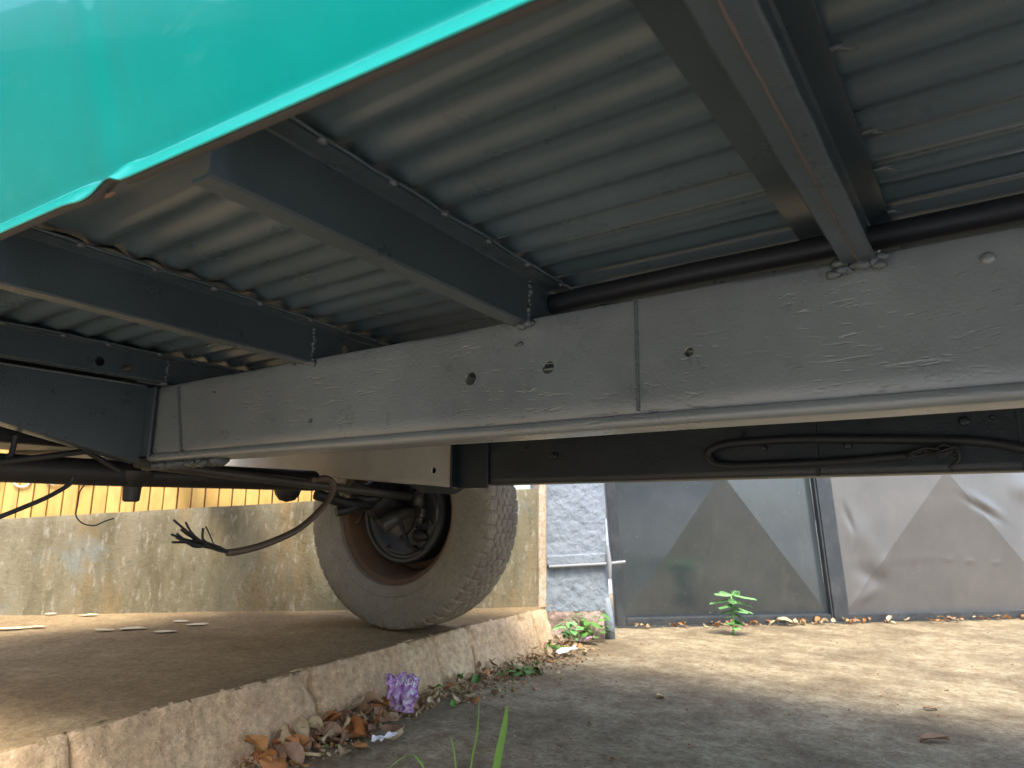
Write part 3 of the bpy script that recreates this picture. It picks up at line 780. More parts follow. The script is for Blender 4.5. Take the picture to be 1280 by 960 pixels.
# -- front axle, rods and dark running gear
AX = -1.99
m = MB(); m.tube([(AX, 0.20, 0.722), (AX, 0.9, 0.724), (AX, 1.3, 0.730), (AX, 1.62, 0.734)], [0.034, 0.036, 0.036, 0.036], 18)
ax = m.build('axle_beam', M['black'], truck, smooth=60)
m = MB(); p = at(165, 612, 0, AX)
m.lathe([(0.055, 0.05), (0.05, 0.03), (0.036, 0.018), (0.024, 0.006), (0.022, -0.03), (0.016, -0.034), (0, -0.034)], p, (0, 0, 1), 20); m.build('drain_plug', M['black'], ax, smooth=40)
m = MB(); p = at(360, 606, 0, AX - 0.1)
m.lathe([(0.05, 0.04), (0.05, -0.01), (0.043, -0.035), (0.028, -0.055), (0, -0.062)], p, (0, 0, 1), 20); m.build('rubber_boot', M['black'], ax, smooth=60)
MB().box((-2.6, 0.3, 1.0), (-2.235, 1.7, 1.09)).build('cab_shade_box', M['black'], truck)  # added box: closes the light leak ahead and shades the kick-up
MB().box((-2.23, 1.03, 0.86), (-2.203, 1.73, 1.028)).build('light_stop_beam', M['beam'], truck)  # added beam that stops low light coming in from the front
m = MB()
for k in range(6):
    m.box((-2.75, 0.93 + 0.004 * k, 0.80 + 0.015 * k), (-1.93 - 0.03 * k, 1.0 + 0.004 * k, 0.814 + 0.015 * k))
m.build('leaf_spring', M['black'], truck, bevel=0.002)
m = MB(); m.hexa([(-2.05, 0.15, 0.79), (-2.05, 1.0, 0.79), (-2.05, 1.0, 1.02), (-2.05, 0.15, 1.02)], [(-2.7, 0.15, 0.82), (-2.7, 1.0, 0.82), (-2.7, 1.0, 1.02), (-2.7, 0.15, 1.02)])
m.build('engine_housing', M['black'], truck, bevel=0.01)
m = MB(); m.tube([at(-40, 585, 0, -1.93), at(0, 578, 0, -1.93), at(108, 564, 0, -1.93), at(150, 589, 0, -1.93)], 0.008, 8); m.build('brake_pipe', M['black'], truck, smooth=60)
m = MB(); m.tube([at(20, 545, 0, -1.97), at(14, 570, 0, -1.97), at(-5, 578, 0, -1.97)], 0.007, 8); m.build('brake_pipe', M['black'], truck, smooth=60)
# lumpy rail end casting under the weld
m = MB()
for q in range(9): m.blob(onrail(172 + q * 11, 584 - q * 0.9) + Vector((0, 0.03, 0.004)), 0.016, (1.3, 1.6, 0.8), q * 4, 0.4)
m.build('rail_end_weld', M['weld'], rail, smooth=180)

# -- far front wheel
WC = Vector((-1.96, 2.102, 0.628)); WR = 0.452
Y = Vector((0, 1, 0))
wheel_m = MB()
wheel_m.lathe([(0.0, 0.06), (0.10, 0.06), (0.12, 0.045), (0.17, 0.045), (0.20, 0.05), (0.225, 0.062), (0.235, 0.068), (0.235, 0.074), (0.20, 0.058), (0.17, 0.052), (0.12, 0.052), (0.0, 0.068)], WC, Y, 64)
wheel = wheel_m.build('wheel', M['rust'], truck, smooth=40); tag(wheel, 'far front wheel with rusty rim and worn dusty tyre')
m = MB()
m.lathe([(0.286, -0.098), (0.293, -0.094), (0.291, -0.086), (0.272, -0.082), (0.262, -0.07), (0.255, -0.03), (0.240, 0.0), (0.238, 0.07), (0.262, 0.09), (0.286, 0.094), (0.293, 0.1), (0.28, 0.098), (0.255, 0.094), (0.23, 0.075), (0.232, 0.0), (0.247, -0.03), (0.253, -0.075), (0.262, -0.09)], WC, Y, 96, closed=True)
rim = m.build('rim', M['rust'], wheel, smooth=40)
# tyre with moulded shoulder blocks and zigzag grooves
m = MB(); NA = 540
prof = [(0.282, -0.080), (0.284, -0.098), (0.300, -0.106), (0.318, -0.1075), (0.322, -0.1105), (0.326, -0.1085), (0.350, -0.113), (0.385, -0.114), (0.412, -0.109), (0.426, -0.104), (0.434, -0.100), (0.441, -0.095)]
tw = [(0.4455, -0.088), (0.448, -0.080), (0.449, -0.072), (0.450, -0.064), (0.4505, -0.056), (0.451, -0.050), (0.451, -0.044), (0.4515, -0.038), (0.452, -0.030), (0.452, -0.022), (0.452, -0.016), (0.452, -0.010), (0.452, -0.004)]
full = prof + tw; full = full + [(r, -h) for r, h in full[::-1]]
ax_u = Vector((1, 0, 0)); ax_v = Vector((0, 0, 1))
rows = []
for (r, h) in full:
    row = []
    for k in range(NA):
        a = 2 * pi * k / NA; rr = r
        ph = (k % 10) / 10.0
        if r > 0.424 and abs(h) > 0.062:
            if k % 10 in (0, 1): rr -= 0.006 if r > 0.433 else 0.003
        elif r > 0.445:
            zz = 0.006 * (1 if (k // 5) % 2 else -1)
            for gc in (-0.050, -0.016, 0.016, 0.050):
                if abs(h - gc - zz * 0.6) < 0.0035: rr -= 0.005
            if k % 10 == 5 and abs(h) < 0.045: rr -= 0.003
        wv = 0.0008 * noise.noise(Vector((cos(a) * 6, sin(a) * 6, h * 20)))
        # load flattening at the ground
        p = WC + (ax_u * cos(a) + ax_v * sin(a)) * (rr + wv) + Y * (h * 1.17)
        zf = 0.1805
        if p.z < zf + 0.03:
            q = (zf + 0.03 - p.z) / 0.03; p.y += 0.008 * q * (1 if h > 0 else -1) if abs(h) > 0.09 else 0
        if p.z < zf: p.z = zf
        row.append(m.bm.verts.new(p))
    rows.append(row)
for a, b in zip(rows, rows[1:]):
    for i in range(NA): m.bm.faces.new((a[i], a[(i + 1) % NA], b[(i + 1) % NA], b[i]))
me = m.mesh('tyre', smooth=32)
tyre = place('tyre', me, M['tyre'], wheel)
me.materials.append(M['tread'])
for p in me.polygons:
    c_ = p.center - WC; rr = math.hypot(c_.x, c_.z)
    if rr > 0.4375: p.material_index = 1
# brake drum / backing plate
m = MB()
m.lathe([(0.0, -0.050), (0.05, -0.052), (0.06, -0.046), (0.13, -0.046), (0.145, -0.054), (0.165, -0.054), (0.172, -0.047), (0.180, -0.047), (0.186, -0.056), (0.197, -0.056), (0.203, -0.048), (0.203, 0.04), (0, 0.04)], WC, Y, 72)
m.build('brake_plate', M['drum'], wheel, smooth=35)
for k in range(14):
    a = 2 * pi * k / 14 + 0.2; rr = 0.152 if k % 2 else 0.1
    m = MB(); c_ = WC + Vector((cos(a) * rr, -0.052, sin(a) * rr)); m.lathe([(0.011, 0.004), (0.011, -0.008), (0.006, -0.010), (0.005, -0.018), (0, -0.018)], c_, Y, 6)
    m.build('plate_bolt', M['drum'], wheel)
m = MB(); m.blob(WC + Vector((0.09, -0.056, -0.09)), 0.03, (1.3, 0.5, 0.8), 3, 0.4); m.build('adjuster', M['black'], wheel, smooth=180)
m = MB(); m.tube(smoothpath([WC + Vector(v) for v in ((0.02, -0.13, 0.03), (0.035, -0.10, -0.06), (0.05, -0.07, -0.13), (0.09, -0.062, -0.145))]), 0.008, 8); m.build('brake_line', M['rubber'], wheel, smooth=180)
m = MB(); m.tube(smoothpath([WC + Vector(v) for v in ((0.12, -0.12, 0.02), (0.10, -0.10, -0.02), (0.06, -0.07, -0.06), (0.03, -0.07, -0.09))]), 0.006, 8); m.build('brake_line', M['rubber'], wheel, smooth=180)
wheel.matrix_basis = Matrix.Translation(-truck.location) @ Matrix.Translation(WC) @ Matrix.Rotation(radians(5), 4, 'Z') @ Matrix.Translation(-WC)
# knuckle, steering arm, tie rod
m = MB(); m.blob(WC + Vector((-0.03, -0.13, 0.05)), 0.085, (0.9, 1.1, 1.1), 2, 0.25, 3); m.blob(WC + Vector((-0.06, -0.20, 0.06)), 0.07, (1.2, 1.2, 0.8), 6, 0.35, 3); m.build('steering_knuckle', M['black'], truck, smooth=180)
TX = -1.86
a_, b_ = at(330, 598, 0, TX), at(512, 621, 0, TX)
m = MB(); m.tube([a_ + (a_ - b_) * 0.6, a_, b_], 0.0155, 14); tr = m.build('tie_rod', M['rod'], truck, smooth=60)
e_ = at(524, 622, 0, TX)
m = MB(); m.lathe([(0.016, -0.045), (0.023, -0.035), (0.026, -0.01), (0.026, 0.012), (0.02, 0.022), (0, 0.024)], e_, (0, 0, 1), 18); m.build('ball_joint', M['rod'], tr, smooth=40)
g_ = at(526, 641, 0, TX)
m = MB(); m.lathe([(0.008, -0.045), (0.014, -0.036), (0.014, -0.02), (0.022, -0.016), (0.024, 0.014), (0.018, 0.02), (0, 0.02)], g_, (0, 0, 1), 18); m.build('castle_nut', M['rod'], tr, smooth=40)
m = MB(); m.tube(smoothpath([at(478, 658, 0, TX - 0.02), at(492, 648, 0, TX), at(508, 641, 0, TX), at(526, 640, 0, TX)]), [0.03] * 7 + [0.024] * 6 + [0.018] * 6, 10); m.build('steering_arm', M['rod'], truck, smooth=60)
for x0_, y0_, x1_, y1_, r_ in ((395, 618, 470, 632, 0.02), (420, 640, 455, 625, 0.018), (410, 605, 440, 640, 0.012), (440, 602, 470, 615, 0.02), (455, 640, 445, 655, 0.006)):
    m = MB(); m.tube([at(x0_, y0_, 0, AX + 0.01), at((x0_ + x1_) / 2, (y0_ + y1_) / 2 + 4, 0, AX + 0.03), at(x1_, y1_, 0, AX)], r_, 10); m.build('shock_mount', M['black'], truck, smooth=60)

# -- loose cables hanging from the chassis
cp = [(392, 600), (408, 598), (417, 606), (412, 622), (398, 640), (372, 662), (335, 679), (304, 688), (284, 691)]
m = MB(); m.tube(smoothpath([at(x, y, 0, -1.72) for x, y in cp]), 0.0100, 10)
cab = m.build('loose_cable', M['brown_cable'], truck, smooth=180); tag(cab, 'brown cable hanging down with a frayed end')
ends = [(214, 668), (220, 672), (217, 650), (232, 653), (240, 672), (215, 678), (226, 662), (254, 660), (236, 680), (246, 676), (221, 667), (228, 675)]
for ex, ey in ends:
    m = MB(); dx = R.uniform(-0.03, 0.03)
    m.tube(smoothpath([at(286, 690, 0, -1.72), at(268, 684 + R.uniform(-3, 3), 0, -1.72 + dx * 0.4), at((266 + ex) / 2 - 6, (684 + ey) / 2 + R.uniform(-4, 3), 0, -1.72 + dx), at(ex, ey, 0, -1.72 + dx)], 4), 0.0032, 6)
    m.build('wire_strand', M['rubber'], cab, smooth=180)
m = MB(); m.tube(smoothpath([at(x, y, 0, -1.72) for x, y in ((268, 683), (262, 668), (257, 658))], 4), 0.002, 5); m.build('wire_strand', M['brown_cable'], cab, smooth=180)
m = MB(); m.tube(smoothpath([at(x, y, 0, -1.85) for x, y in ((-40, 662), (0, 646), (30, 634), (60, 621), (86, 606), (92, 596))]), 0.0055, 8)
tag(m.build('loose_cable', M['rubber'], truck, smooth=180), 'thin black cable crossing in front of the boards')
m = MB(); m.tube(smoothpath([at(x, y, 0, -1.85) for x, y in ((108, 604), (100, 614), (97, 630), (95, 644), (103, 654), (118, 657), (130, 652), (142, 648))]), 0.0017, 6)
tag(m.build('thin_wire', M['rubber'], truck, smooth=180), 'thin curled wire hanging before the wall')

# ------------------------------------------------------------------ litter and plants
def leaf_mesh(name, L, W, curl, fold, seed):
    m = MB(); nu, nv = 10, 6
    def f(u, v):
        x = (u - 0.5) * L
        wdt = W * 0.5 * (sin(pi * min(1, u * 1.02 + 0.0)) ** 0.75) * (1 - 0.25 * u) + 0.0006
        y = (v - 0.5) * 2 * wdt
        z = curl * ((u - 0.5) ** 2) * L * 4 + fold * abs(v - 0.5) * W * 2 + 0.12 * W * noise.noise(Vector((u * 3, v * 3, seed)))
        x += 0.1 * W * noise.noise(Vector((u * 4, v * 4, seed + 9)))
        return Vector((x, y, z + 0.002))
    m.grid(f, nu, nv)
    m.tube([(L * 0.49, 0, 0.002 + curl * L), (L * 0.6, 0.1 * W, 0.004 + curl * L)], 0.0008, 4)
    return m.mesh(name, smooth=180)
LM = {}
for mk in ('leaf_orange', 'leaf_brown', 'leaf_tan', 'leaf_green'):
    LM[mk] = []
    for k in range(4):
        me = leaf_mesh('leaf', 0.07, 0.036 + 0.006 * k, (-0.12, 0.15, 0.08, -0.2)[k], (0.25, 0.1, -0.2, 0.35)[k], k * 7.1 + len(mk))
        me.materials.append(M[mk]); LM[mk].append(me)
def leaf(mk, k, loc, rot, sc, label, group=None):
    o = bpy.data.objects.new('fallen_leaf', LM[mk][k]); COL.objects.link(o)
    o.location = loc; o.rotation_euler = rot; o.scale = (sc, sc, sc)
    return tag(o, label, 'leaf', group)
def gnd(px, py, z=0.004):
    p = at(px, py, 2, 0.0); return Vector((p.x, p.y, z))
# larger leaves one can point at (photo position -> spot on the driveway)
BIG = [
    ('leaf_orange', 0, 312, 952, 1.15, (0.5, -0.3, 0.9), 'large orange leaf leaning on the kerb, leftmost of the heap'),
    ('leaf_orange', 1, 352, 942, 1.05, (0.7, -0.1, 0.3), 'orange brown leaf lying second from the left end of the heap'),
    ('leaf_brown', 2, 425, 918, 1.25, (0.9, 0.1, 0.2), 'broad dark brown leaf propped flat against the kerb face'),
    ('leaf_orange', 3, 444, 922, 1.3, (0.9, 0.15, 0.1), 'big amber leaf standing upright in the middle of the heap'),
    ('leaf_orange', 2, 452, 938, 1.1, (0.3, 0.1, 2.7), 'reddish orange leaf lying below the upright amber leaf'),
    ('leaf_orange', 1, 396, 928, 0.75, (0.9, 0.0, 1.1), 'small bright orange leaf poking up beside the dark brown leaf'),
    ('leaf_tan', 0, 428, 950, 1.15, (0.4, 0.2, 2.3), 'pale yellow brown leaf at the front of the heap'),
    ('leaf_brown', 1, 488, 922, 0.95, (0.3, 0.0, 0.4), 'curled brown leaf just below the purple packet'),
]
for mk, k, px, py, sc, rot, lab in BIG:
    leaf(mk, k, gnd(px, py, 0.018), rot, sc, lab)
lo = leaf('leaf_brown', 3, gnd(1168, 927, 0.006), (0.1, 0, 0.75), 1.15, 'long curled brown leaf lying alone on the driveway at lower right')
lo.scale = (1.35, 0.6, 0.55)
leaf('leaf_brown', 0, gnd(1163, 888, 0.005), (0.1, 0.1, 0.5), 0.65, 'small brown leaf on the driveway beyond the long curled leaf')
leaf('leaf_tan', 3, gnd(825, 874, 0.005), (0.2, 0.4, 1.0), 0.5, 'tiny pale crumpled leaf in mid driveway')
leaf('leaf_tan', 1, gnd(737, 906, 0.005), (0.2, 0.2, 1.9), 0.4, 'tiny pale leaf on dark ground right of the grass blades')
leaf('leaf_brown', 2, gnd(672, 862, 0.006), (0.2, 0.1, 1.4), 0.7, 'dark reddish leaf on the driveway beside the gravel drift')
leaf('leaf_orange', 1, gnd(767, 953, 0.005), (0.1, 0.3, 2.0), 0.5, 'little rusty leaf at the bottom edge of the view')
# heap along the kerb foot
def kerbspot(y, d): return Vector((kx(y) + 0.066 + d, y, 0.0))
CN = {'leaf_orange': 'orange', 'leaf_brown': 'brown', 'leaf_tan': 'tan', 'leaf_green': 'green'}
for i in range(230):
    near = i < 120
    y = 1.12 + 0.62 * R.random() if near else 1.7 + 1.3 * R.random()
    spread = 0.075 if near else 0.15
    d = abs(R.gauss(0, 1)) * spread * 0.6
    hgt = max(0, 0.055 - d * 0.4) * R.random()
    mk = R.choices(('leaf_orange', 'leaf_brown', 'leaf_tan', 'leaf_green'), ((5, 5, 2.5, 0) if near else (1, 2, 6, 1.4)))[0]
    p = kerbspot(y, d); p.z = 0.006 + hgt
    where = 'in the near heap left of the purple packet' if near and y < 1.5 else ('in the heap round the purple packet' if near else 'in the drift along the kerb between packet and pillar')
    c_ = CN[mk]
    leaf(mk, R.randrange(4), p, (R.uniform(-0.8, 0.8), R.uniform(-0.8, 0.8), R.uniform(0, 6.28)), R.uniform(0.55, 1.2) if near else R.uniform(0.35, 0.75),
         ('small %s leaf ' if mk == 'leaf_green' else 'small dry %s leaf ') % c_ + where, c_ + ' leaves ' + where)
# leaves blown against the gate foot
for i in range(105):
    s = -0.05 + 2.9 * R.random(); d = 0.03 + abs(R.gauss(0, 0.025))
    p = gt(s, d, 0.0); p.z = 0.006 + R.random() * 0.022
    mk = R.choices(('leaf_orange', 'leaf_brown', 'leaf_tan'), (4, 3, 4))[0]
    where = 'blown against the foot of the left gate leaf' if s < 1.35 else 'blown against the foot of the dented right gate leaf'
    leaf(mk, R.randrange(4), p, (R.uniform(-0.6, 0.6), R.uniform(-0.6, 0.6), R.uniform(0, 6.28)), R.uniform(0.3, 0.72), 'dry %s leaf ' % CN[mk] + where, CN[mk] + ' leaves ' + where)
leaf('leaf_tan', 0, gt(1.02, 0.06, 0.02), (0.2, 0.3, 0.6), 1.7, 'broad pale leaf at the gate foot right of the seedling')
# crumbled litter too small to pick apart
m = MB()
for i in range(1500):
    y = 1.1 + 1.95 * R.random(); d = abs(R.gauss(0, 1)) * (0.05 if y < 1.9 else 0.10)
    p = kerbspot(y, d); p.z = 0.004 + max(0, 0.02 - 0.2 * d) * R.random()
    r = R.uniform(0.002, 0.007); q = bmesh.ops.create_icosphere(m.bm, subdivisions=1, radius=r)
    rot = Matrix.Rotation(R.uniform(0, 6.28), 3, Vector((R.random(), R.random(), R.random())))
    for v in q['verts']: v.co = rot @ Vector((v.co.x * 1.3, v.co.y, v.co.z * R.uniform(0.3, 0.8))) + p
t = NT('litter_crumbs')
gi = t.n('ShaderNodeNewGeometry').outputs['Random Per Island']
t.set(color=t.ramp(gi, [(0.0, (0.16, 0.09, 0.05)), (0.35, (0.34, 0.22, 0.12)), (0.6, (0.46, 0.36, 0.22)), (0.8, (0.34, 0.13, 0.05)), (1.0, (0.12, 0.18, 0.05))]), rough=0.9)
tag(m.build('leaf_litter', t.m), 'crumbled leaf litter and grit along the kerb foot', 'litter', kind='stuff')
# grit scattered on the driveway
m = MB()
for i in range(700):
    x, y = R.uniform(-1.5, 1.2), R.uniform(1.2, 5.6)
    if x < kx(min(y, 3)) + 0.12: continue
    r = R.uniform(0.0012, 0.0042); q = bmesh.ops.create_icosphere(m.bm, subdivisions=1, radius=r)
    for v in q['verts']: v.co = Vector((v.co.x * R.uniform(0.8, 1.3), v.co.y, v.co.z * 0.7)) + Vector((x, y, 0.004))
tag(m.build('grit', t.m), 'fine grit scattered over the driveway', 'grit', kind='stuff')

# sun flecks by the wall, their light given shape as thin pale sheets
FLECKS = [(14, 786, 0.10, 'sun fleck shaped as a pale flat flake on the pavement, farthest left at the picture edge'), (44, 784, 0.07, 'sun fleck shaped as a pale flake, second from the left on the pavement'),
          (130, 788, 0.07, 'sun fleck shaped as a dull pale flake, alone in the gap between the two clusters on the pavement'), (112, 769, 0.08, 'sun fleck shaped as a bright flake, tight against the foot of the stained wall'),
          (165, 786, 0.10, 'sun fleck shaped as the largest pale flake in the middle of the pavement cluster'), (206, 790, 0.08, 'sun fleck shaped as a pale flake at the front of the cluster below the frayed cable'),
          (226, 777, 0.06, 'small pale sun fleck nearest the wall below the frayed cable'), (247, 781, 0.09, 'sun fleck shaped as a knobbly whitish flake at the right end of the cluster'), (62, 768, 0.05, 'sun fleck shaped as a tiny flake at the wall foot near the left edge of the picture')]
for px, py, L, lab in FLECKS:
    p = at(px, py, 2, 0.18)
    m = MB()
    def f(u, v, L=L, sd=px):
        a = 2 * pi * u; rr = v * (1 + 0.35 * noise.noise(Vector((cos(a) * 1.5, sin(a) * 1.5, sd))))
        q = E1 * (cos(a) * rr * L * 0.5) + NN * (sin(a) * rr * L * 0.28)
        return p + q + Vector((0, 0, 0.003 + 0.004 * (1 - v) + 0.003 * noise.noise(Vector((q.x * 30, q.y * 30, sd)))))
    m.grid(f, 14, 3)
    tag(m.build('sun_fleck_flake', M['pale'], smooth=180), lab, 'scrap')

# purple snack packet
pb = gnd(512, 900, 0.0)
pk = empty('snack_packet', pb + Vector((-0.035, 0.0, 0.0)), 'crumpled purple snack packet propped against the kerb', 'packet')
PU = Vector((0.80, 0.60, 0)); PN = Vector((0.6, -0.8, 0))
def pk_pt(u, v, side):
    a = (u - 0.5) * (0.108 + 0.03 * noise.noise(Vector((0, v * 3.5, 2)))); hh = v * 0.108 + 0.004 + 0.02 * v * noise.noise(Vector((u * 5, 3, 1)))
    puff = 0.016 * (max(0, sin(pi * u)) ** 0.6) * (max(0, sin(pi * v)) ** 0.6)
    cr = 0.024 * noise.noise(Vector((u * 3.2, v * 3.2, side))) + 0.012 * noise.noise(Vector((u * 8, v * 7, side + 4)))
    pinch = 1 - 0.28 * (1 - v)
    crease = -0.018 * math.exp(-((u - 0.48 - 0.1 * (v - 0.5)) / 0.07) ** 2)
    return pk.location + PU * (a * pinch) + PN * (side * puff + (cr + crease) * (1 if side > 0 else 0.3) - 0.02 * v) + Vector((0, 0, 0.012 + hh - 0.016 * max(0, noise.noise(Vector((u * 4, 0, 8)))) * v))
m = MB(); m.grid(lambda u, v: pk_pt(u, v, 1), 36, 36); m.grid(lambda u, v: pk_pt(u, v, -1), 36, 36)
bmesh.ops.remove_doubles(m.bm, verts=m.bm.verts, dist=0.0006)
m.build('foil_bag', M['packet'], pk, smooth=60)
fc = bpy.data.curves.new('lettering', 'FONT'); fc.body = 'ANDE'; fc.size = 0.028; fc.extrude = 0.0004; fc.align_x = 'CENTER'
fo = bpy.data.objects.new('tmp', fc); COL.objects.link(fo); bpy.context.view_layer.update()
lm = bpy.data.meshes.new_from_object(fo.evaluated_get(bpy.context.evaluated_depsgraph_get())); bpy.data.objects.remove(fo)
for v in lm.vertices:
    u = min(0.95, max(0.05, 0.60 + v.co.x / 0.096 * 0.85)); vv = min(0.97, 0.70 + v.co.y / 0.105)
    v.co = pk_pt(u, vv, 1) + PN * (0.0015 + v.co.z)
lm.materials.clear(); lm.materials.append(M['paper'])
place('lettering', lm, None, pk)

# white and pink scraps
def scrap(name, mat, px, py, L, W, lab, rz):
    p = gnd(px, py, 0.022); m = MB()
    def f(u, v):
        x, y = (u - 0.5) * L, (v - 0.5) * W
        return p + Vector((x * cos(rz) - y * sin(rz), x * sin(rz) + y * cos(rz), 0.018 * noise.noise(Vector((u * 4, v * 3, px))) + 0.02 * u))
    m.grid(f, 12, 8)
    return tag(m.build(name, mat, smooth=60, thick=0.0006), lab, 'scrap')
scrap('paper_scrap', M['paper'], 708, 822, 0.10, 0.045, 'crumpled white paper scrap near the end of the kerb', 1.0)
scrap('pink_petal', M['pink'], 734, 806, 0.07, 0.04, 'pale pink petal lying below the green weed', 0.6)
scrap('paper_scrap', M['paper'], 480, 937, 0.07, 0.018, 'narrow silvery scrap lying at the edge of the leaf heap', 0.4)
# twig at the bottom of the heap
m = MB(); m.tube(smoothpath([gnd(333, 958, 0.012), gnd(365, 952, 0.018), gnd(400, 952, 0.016)]), [0.0045] * 13, 8)
tag(m.build('twig', M['leaf_tan'], smooth=180), 'short pale twig lying in front of the leaf heap', 'twig')

# grass blades in the foreground
def blade(m, pts, w0, side):
    pts = smoothpath(pts, 6); n = len(pts); prev = None
    for i, p in enumerate(pts):
        wv = w0 * (1 - (i / (n - 1)) ** 3 * 0.85)
        row = [m.bm.verts.new(p - side * wv), m.bm.verts.new(p + FW * wv * 0.35), m.bm.verts.new(p + side * wv)]
        if prev:
            m.bm.faces.new((prev[0], prev[1], row[1], row[0])); m.bm.faces.new((prev[1], prev[2], row[2], row[1]))
        prev = row
side = Vector((cos(YAW), sin(YAW), 0))
gr = empty('grass_tuft', Vector((-0.98, 1.36, 0)), 'thin green grass tuft growing at the bottom edge of the driveway', 'grass')
def gpl(px, py, d):  # point on the sight line at horizontal distance d
    v = FW * FPX + RT * (px - 640) + UP * (480 - py); h = math.hypot(v.x, v.y); return CAM + v * (d / h)
for pts, w0, d in (([(612, 1010), (622, 950), (630, 910), (634, 882)], 0.0085, 1.62), ([(582, 1010), (590, 950), (597, 912), (599, 876)], 0.0022, 1.66),
                   ([(575, 1010), (570, 960), (567, 935), (562, 918)], 0.002, 1.6), ([(545, 1010), (532, 965), (520, 946), (512, 944), (500, 949), (484, 962)], 0.0028, 1.6)):
    m = MB(); blade(m, [gpl(x, y, d) for x, y in pts], w0, side)
    m.build('blade', M['grass'], gr, smooth=180)

# seedling by the gate
sb = gnd(917, 795, 0.0)
sd = empty('seedling', sb, 'lone bright green seedling with narrow leaves growing before the gate', 'plant')
hgt = 0.21
m = MB(); m.tube([sb, sb + Vector((0.004, 0, hgt * 0.5)), sb + Vector((-0.004, 0, hgt))], [0.006, 0.005, 0.004], 8); m.build('stem', M['seed'], sd, smooth=180)
def frond(base, ang, L, rise, w=0.020):
    L *= 1.12
    d = Vector((cos(YAW), sin(YAW), 0)) * cos(ang) + Vector((-sin(YAW), cos(YAW), 0)) * sin(ang)
    m = MB(); n = 14
    m.tube([base, base + d * L * 0.5 + Vector((0, 0, rise * 0.6)), base + d * L + Vector((0, 0, rise))], 0.003, 5)
    sdv = d.cross(Vector((0, 0, 1)))
    for k in range(n):
        for sg in (-1, 1):
            c = base + d * L * (0.12 + 0.86 * k / (n - 1)) + Vector((0, 0, rise * k / (n - 1)))
            lw = w * (1.1 - 0.5 * abs(k / (n - 1) - 0.4))
            tip = c + sdv * sg * lw * 1.5 + d * 0.006 + Vector((0, 0, 0.005 - lw * 0.5))
            v = [m.bm.verts.new(q) for q in (c - d * 0.005, tip - d * 0.007, tip + d * 0.005, c + d * 0.006)]
            m.bm.faces.new(v)
    m.build('leaf', M['seed'], sd, smooth=180)
top = sb + Vector((-0.004, 0, hgt))
for z, ang, L, rs in ((1.0, 3.3, 0.085, 0.005), (1.0, -0.2, 0.105, -0.018), (0.9, 3.0, 0.10, -0.025), (0.88, 0.2, 0.09, -0.035), (0.72, -0.15, 0.085, -0.03), (0.55, 0.15, 0.06, -0.03), (0.5, 2.6, 0.03, -0.01), (0.4, 0.4, 0.05, -0.03), (0.35, 3.3, 0.035, -0.01), (0.2, -0.5, 0.03, 0.0), (0.9, 1.6, 0.06, -0.01), (0.9, -1.5, 0.06, -0.015), (0.98, 0.9, 0.05, 0.02), (0.97, 2.3, 0.05, 0.018), (0.78, 3.4, 0.07, -0.02), (0.62, 2.9, 0.05, -0.015), (0.65, -0.6, 0.07, -0.01), (0.3, 0.3, 0.05, 0.0)):
    frond(sb + Vector((0, 0, hgt * z)), ang, L, rs)
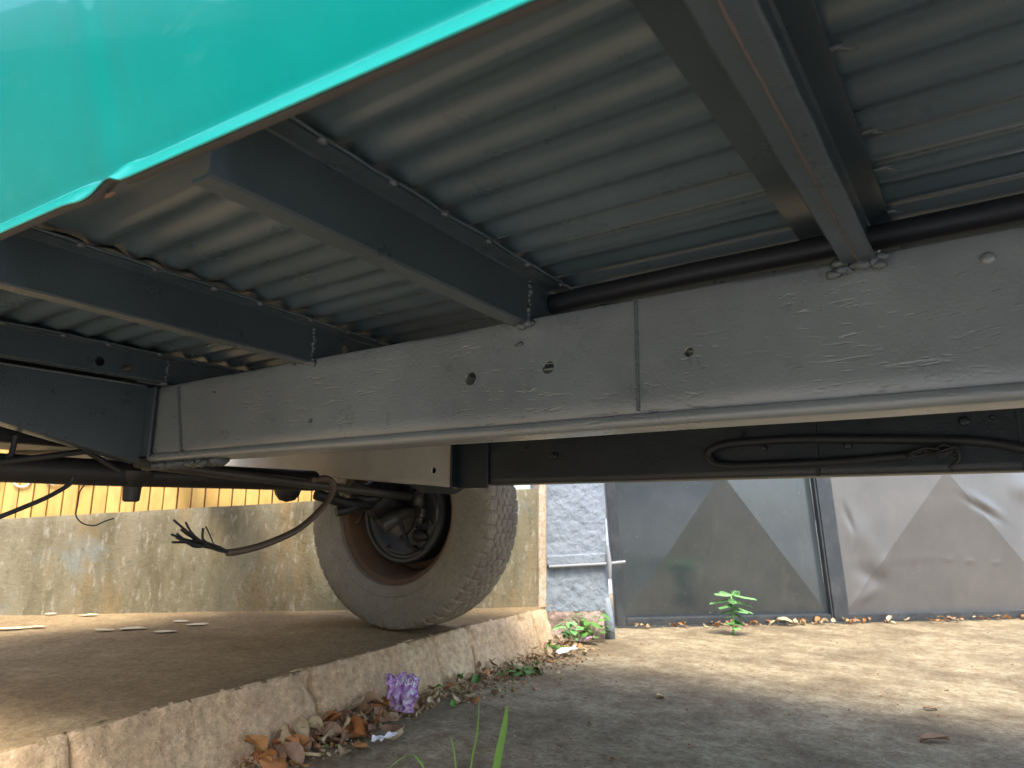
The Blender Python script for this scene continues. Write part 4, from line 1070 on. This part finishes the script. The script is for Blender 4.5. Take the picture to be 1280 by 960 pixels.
# weed at the pillar foot
def weed(name, base, n, spread, hh, lw, lab, mat):
    wd = empty(name, base, lab, 'weed')
    for k in range(n):
        a = R.uniform(0, 6.28); rr = spread * R.random() ** 0.6; z = hh * R.uniform(0.15, 1)
        c = base + Vector((cos(a) * rr, sin(a) * rr, z)); d = Vector((cos(a + R.uniform(-0.6, 0.6)), sin(a), R.uniform(-0.3, 0.5))).normalized(); L = lw * R.uniform(0.7, 1.3)
        sdv = d.cross(Vector((0.1, 0.1, 1))).normalized(); m = MB()
        m.tube([base + Vector((0, 0, z * 0.3)), c], 0.0012, 4)
        def f(u, v): return c + d * (L * u) + sdv * ((v - 0.5) * L * 0.75 * sin(pi * (0.08 + 0.92 * u)) ** 0.8) + Vector((0, 0, -0.35 * L * u * u + 0.12 * L * abs(v - 0.5) + 0.03 * L * noise.noise(Vector((u * 5, v * 5, k)))))
        m.grid(f, 6, 4); m.build('leaf', mat, wd, smooth=180)
weed('weed', gnd(741, 803), 28, 0.085, 0.14, 0.05, 'bushy green weed growing at the foot of the grey pillar', M['leaf_green'])
weed('weed', gnd(711, 806), 20, 0.035, 0.13, 0.045, 'bright green weed sprig at the end of the kerb', M['seed'])
weed('weed', gnd(692, 815), 12, 0.035, 0.045, 0.035, 'low green weed sprout beside the white paper scrap', M['leaf_green'])
weed('weed', gnd(655, 845), 16, 0.06, 0.03, 0.035, 'flat green weed lying in the tan leaf drift', M['leaf_green'])

# ------------------------------------------------------------------ across the street (seen in the teal paint)
t = NT('house_render')
M['house'] = t.set(color=t.mix(t.ramp(t.noise(0.8, 6, 0.6), [(0.4, 0), (0.65, 1)]), (0.07, 0.075, 0.06), (0.10, 0.10, 0.08)), rough=0.9)
bw = empty('house', (-6, -10, 0), 'low house across the street, seen only as a reflection in the teal paint', 'house')
MB().box((-10, -13, -0.03), (8, -9.6, 4.6)).build('wall', M['house'], bw)
m = MB(); m.sweep([(-9.2, 4.6), (-9.2, 4.66), (-11.3, 5.7), (-13.4, 4.66), (-13.4, 4.6)], [lambda u, v: Vector((-10.4, u, v)), lambda u, v: Vector((8.4, u, v))]); m.build('roof', M['house'], bw)
bw = empty('house', (-14, -6, 0), 'dark house further up the street, seen only as a reflection in the teal paint', 'house')
MB().box((-22, -9.4, -0.03), (-9, -2.6, 4.0)).build('wall', M['house'], bw)
m = MB(); m.sweep([(-2.2, 4.0), (-2.2, 4.06), (-6.0, 4.9), (-9.8, 4.06), (-9.8, 4.0)], [lambda u, v: Vector((-22.4, u, v)), lambda u, v: Vector((-8.6, u, v))]); m.build('roof', M['house'], bw)
print('verts', sum(len(o.data.vertices) for o in scene.objects if o.type == 'MESH'), 'objects', len(scene.objects))
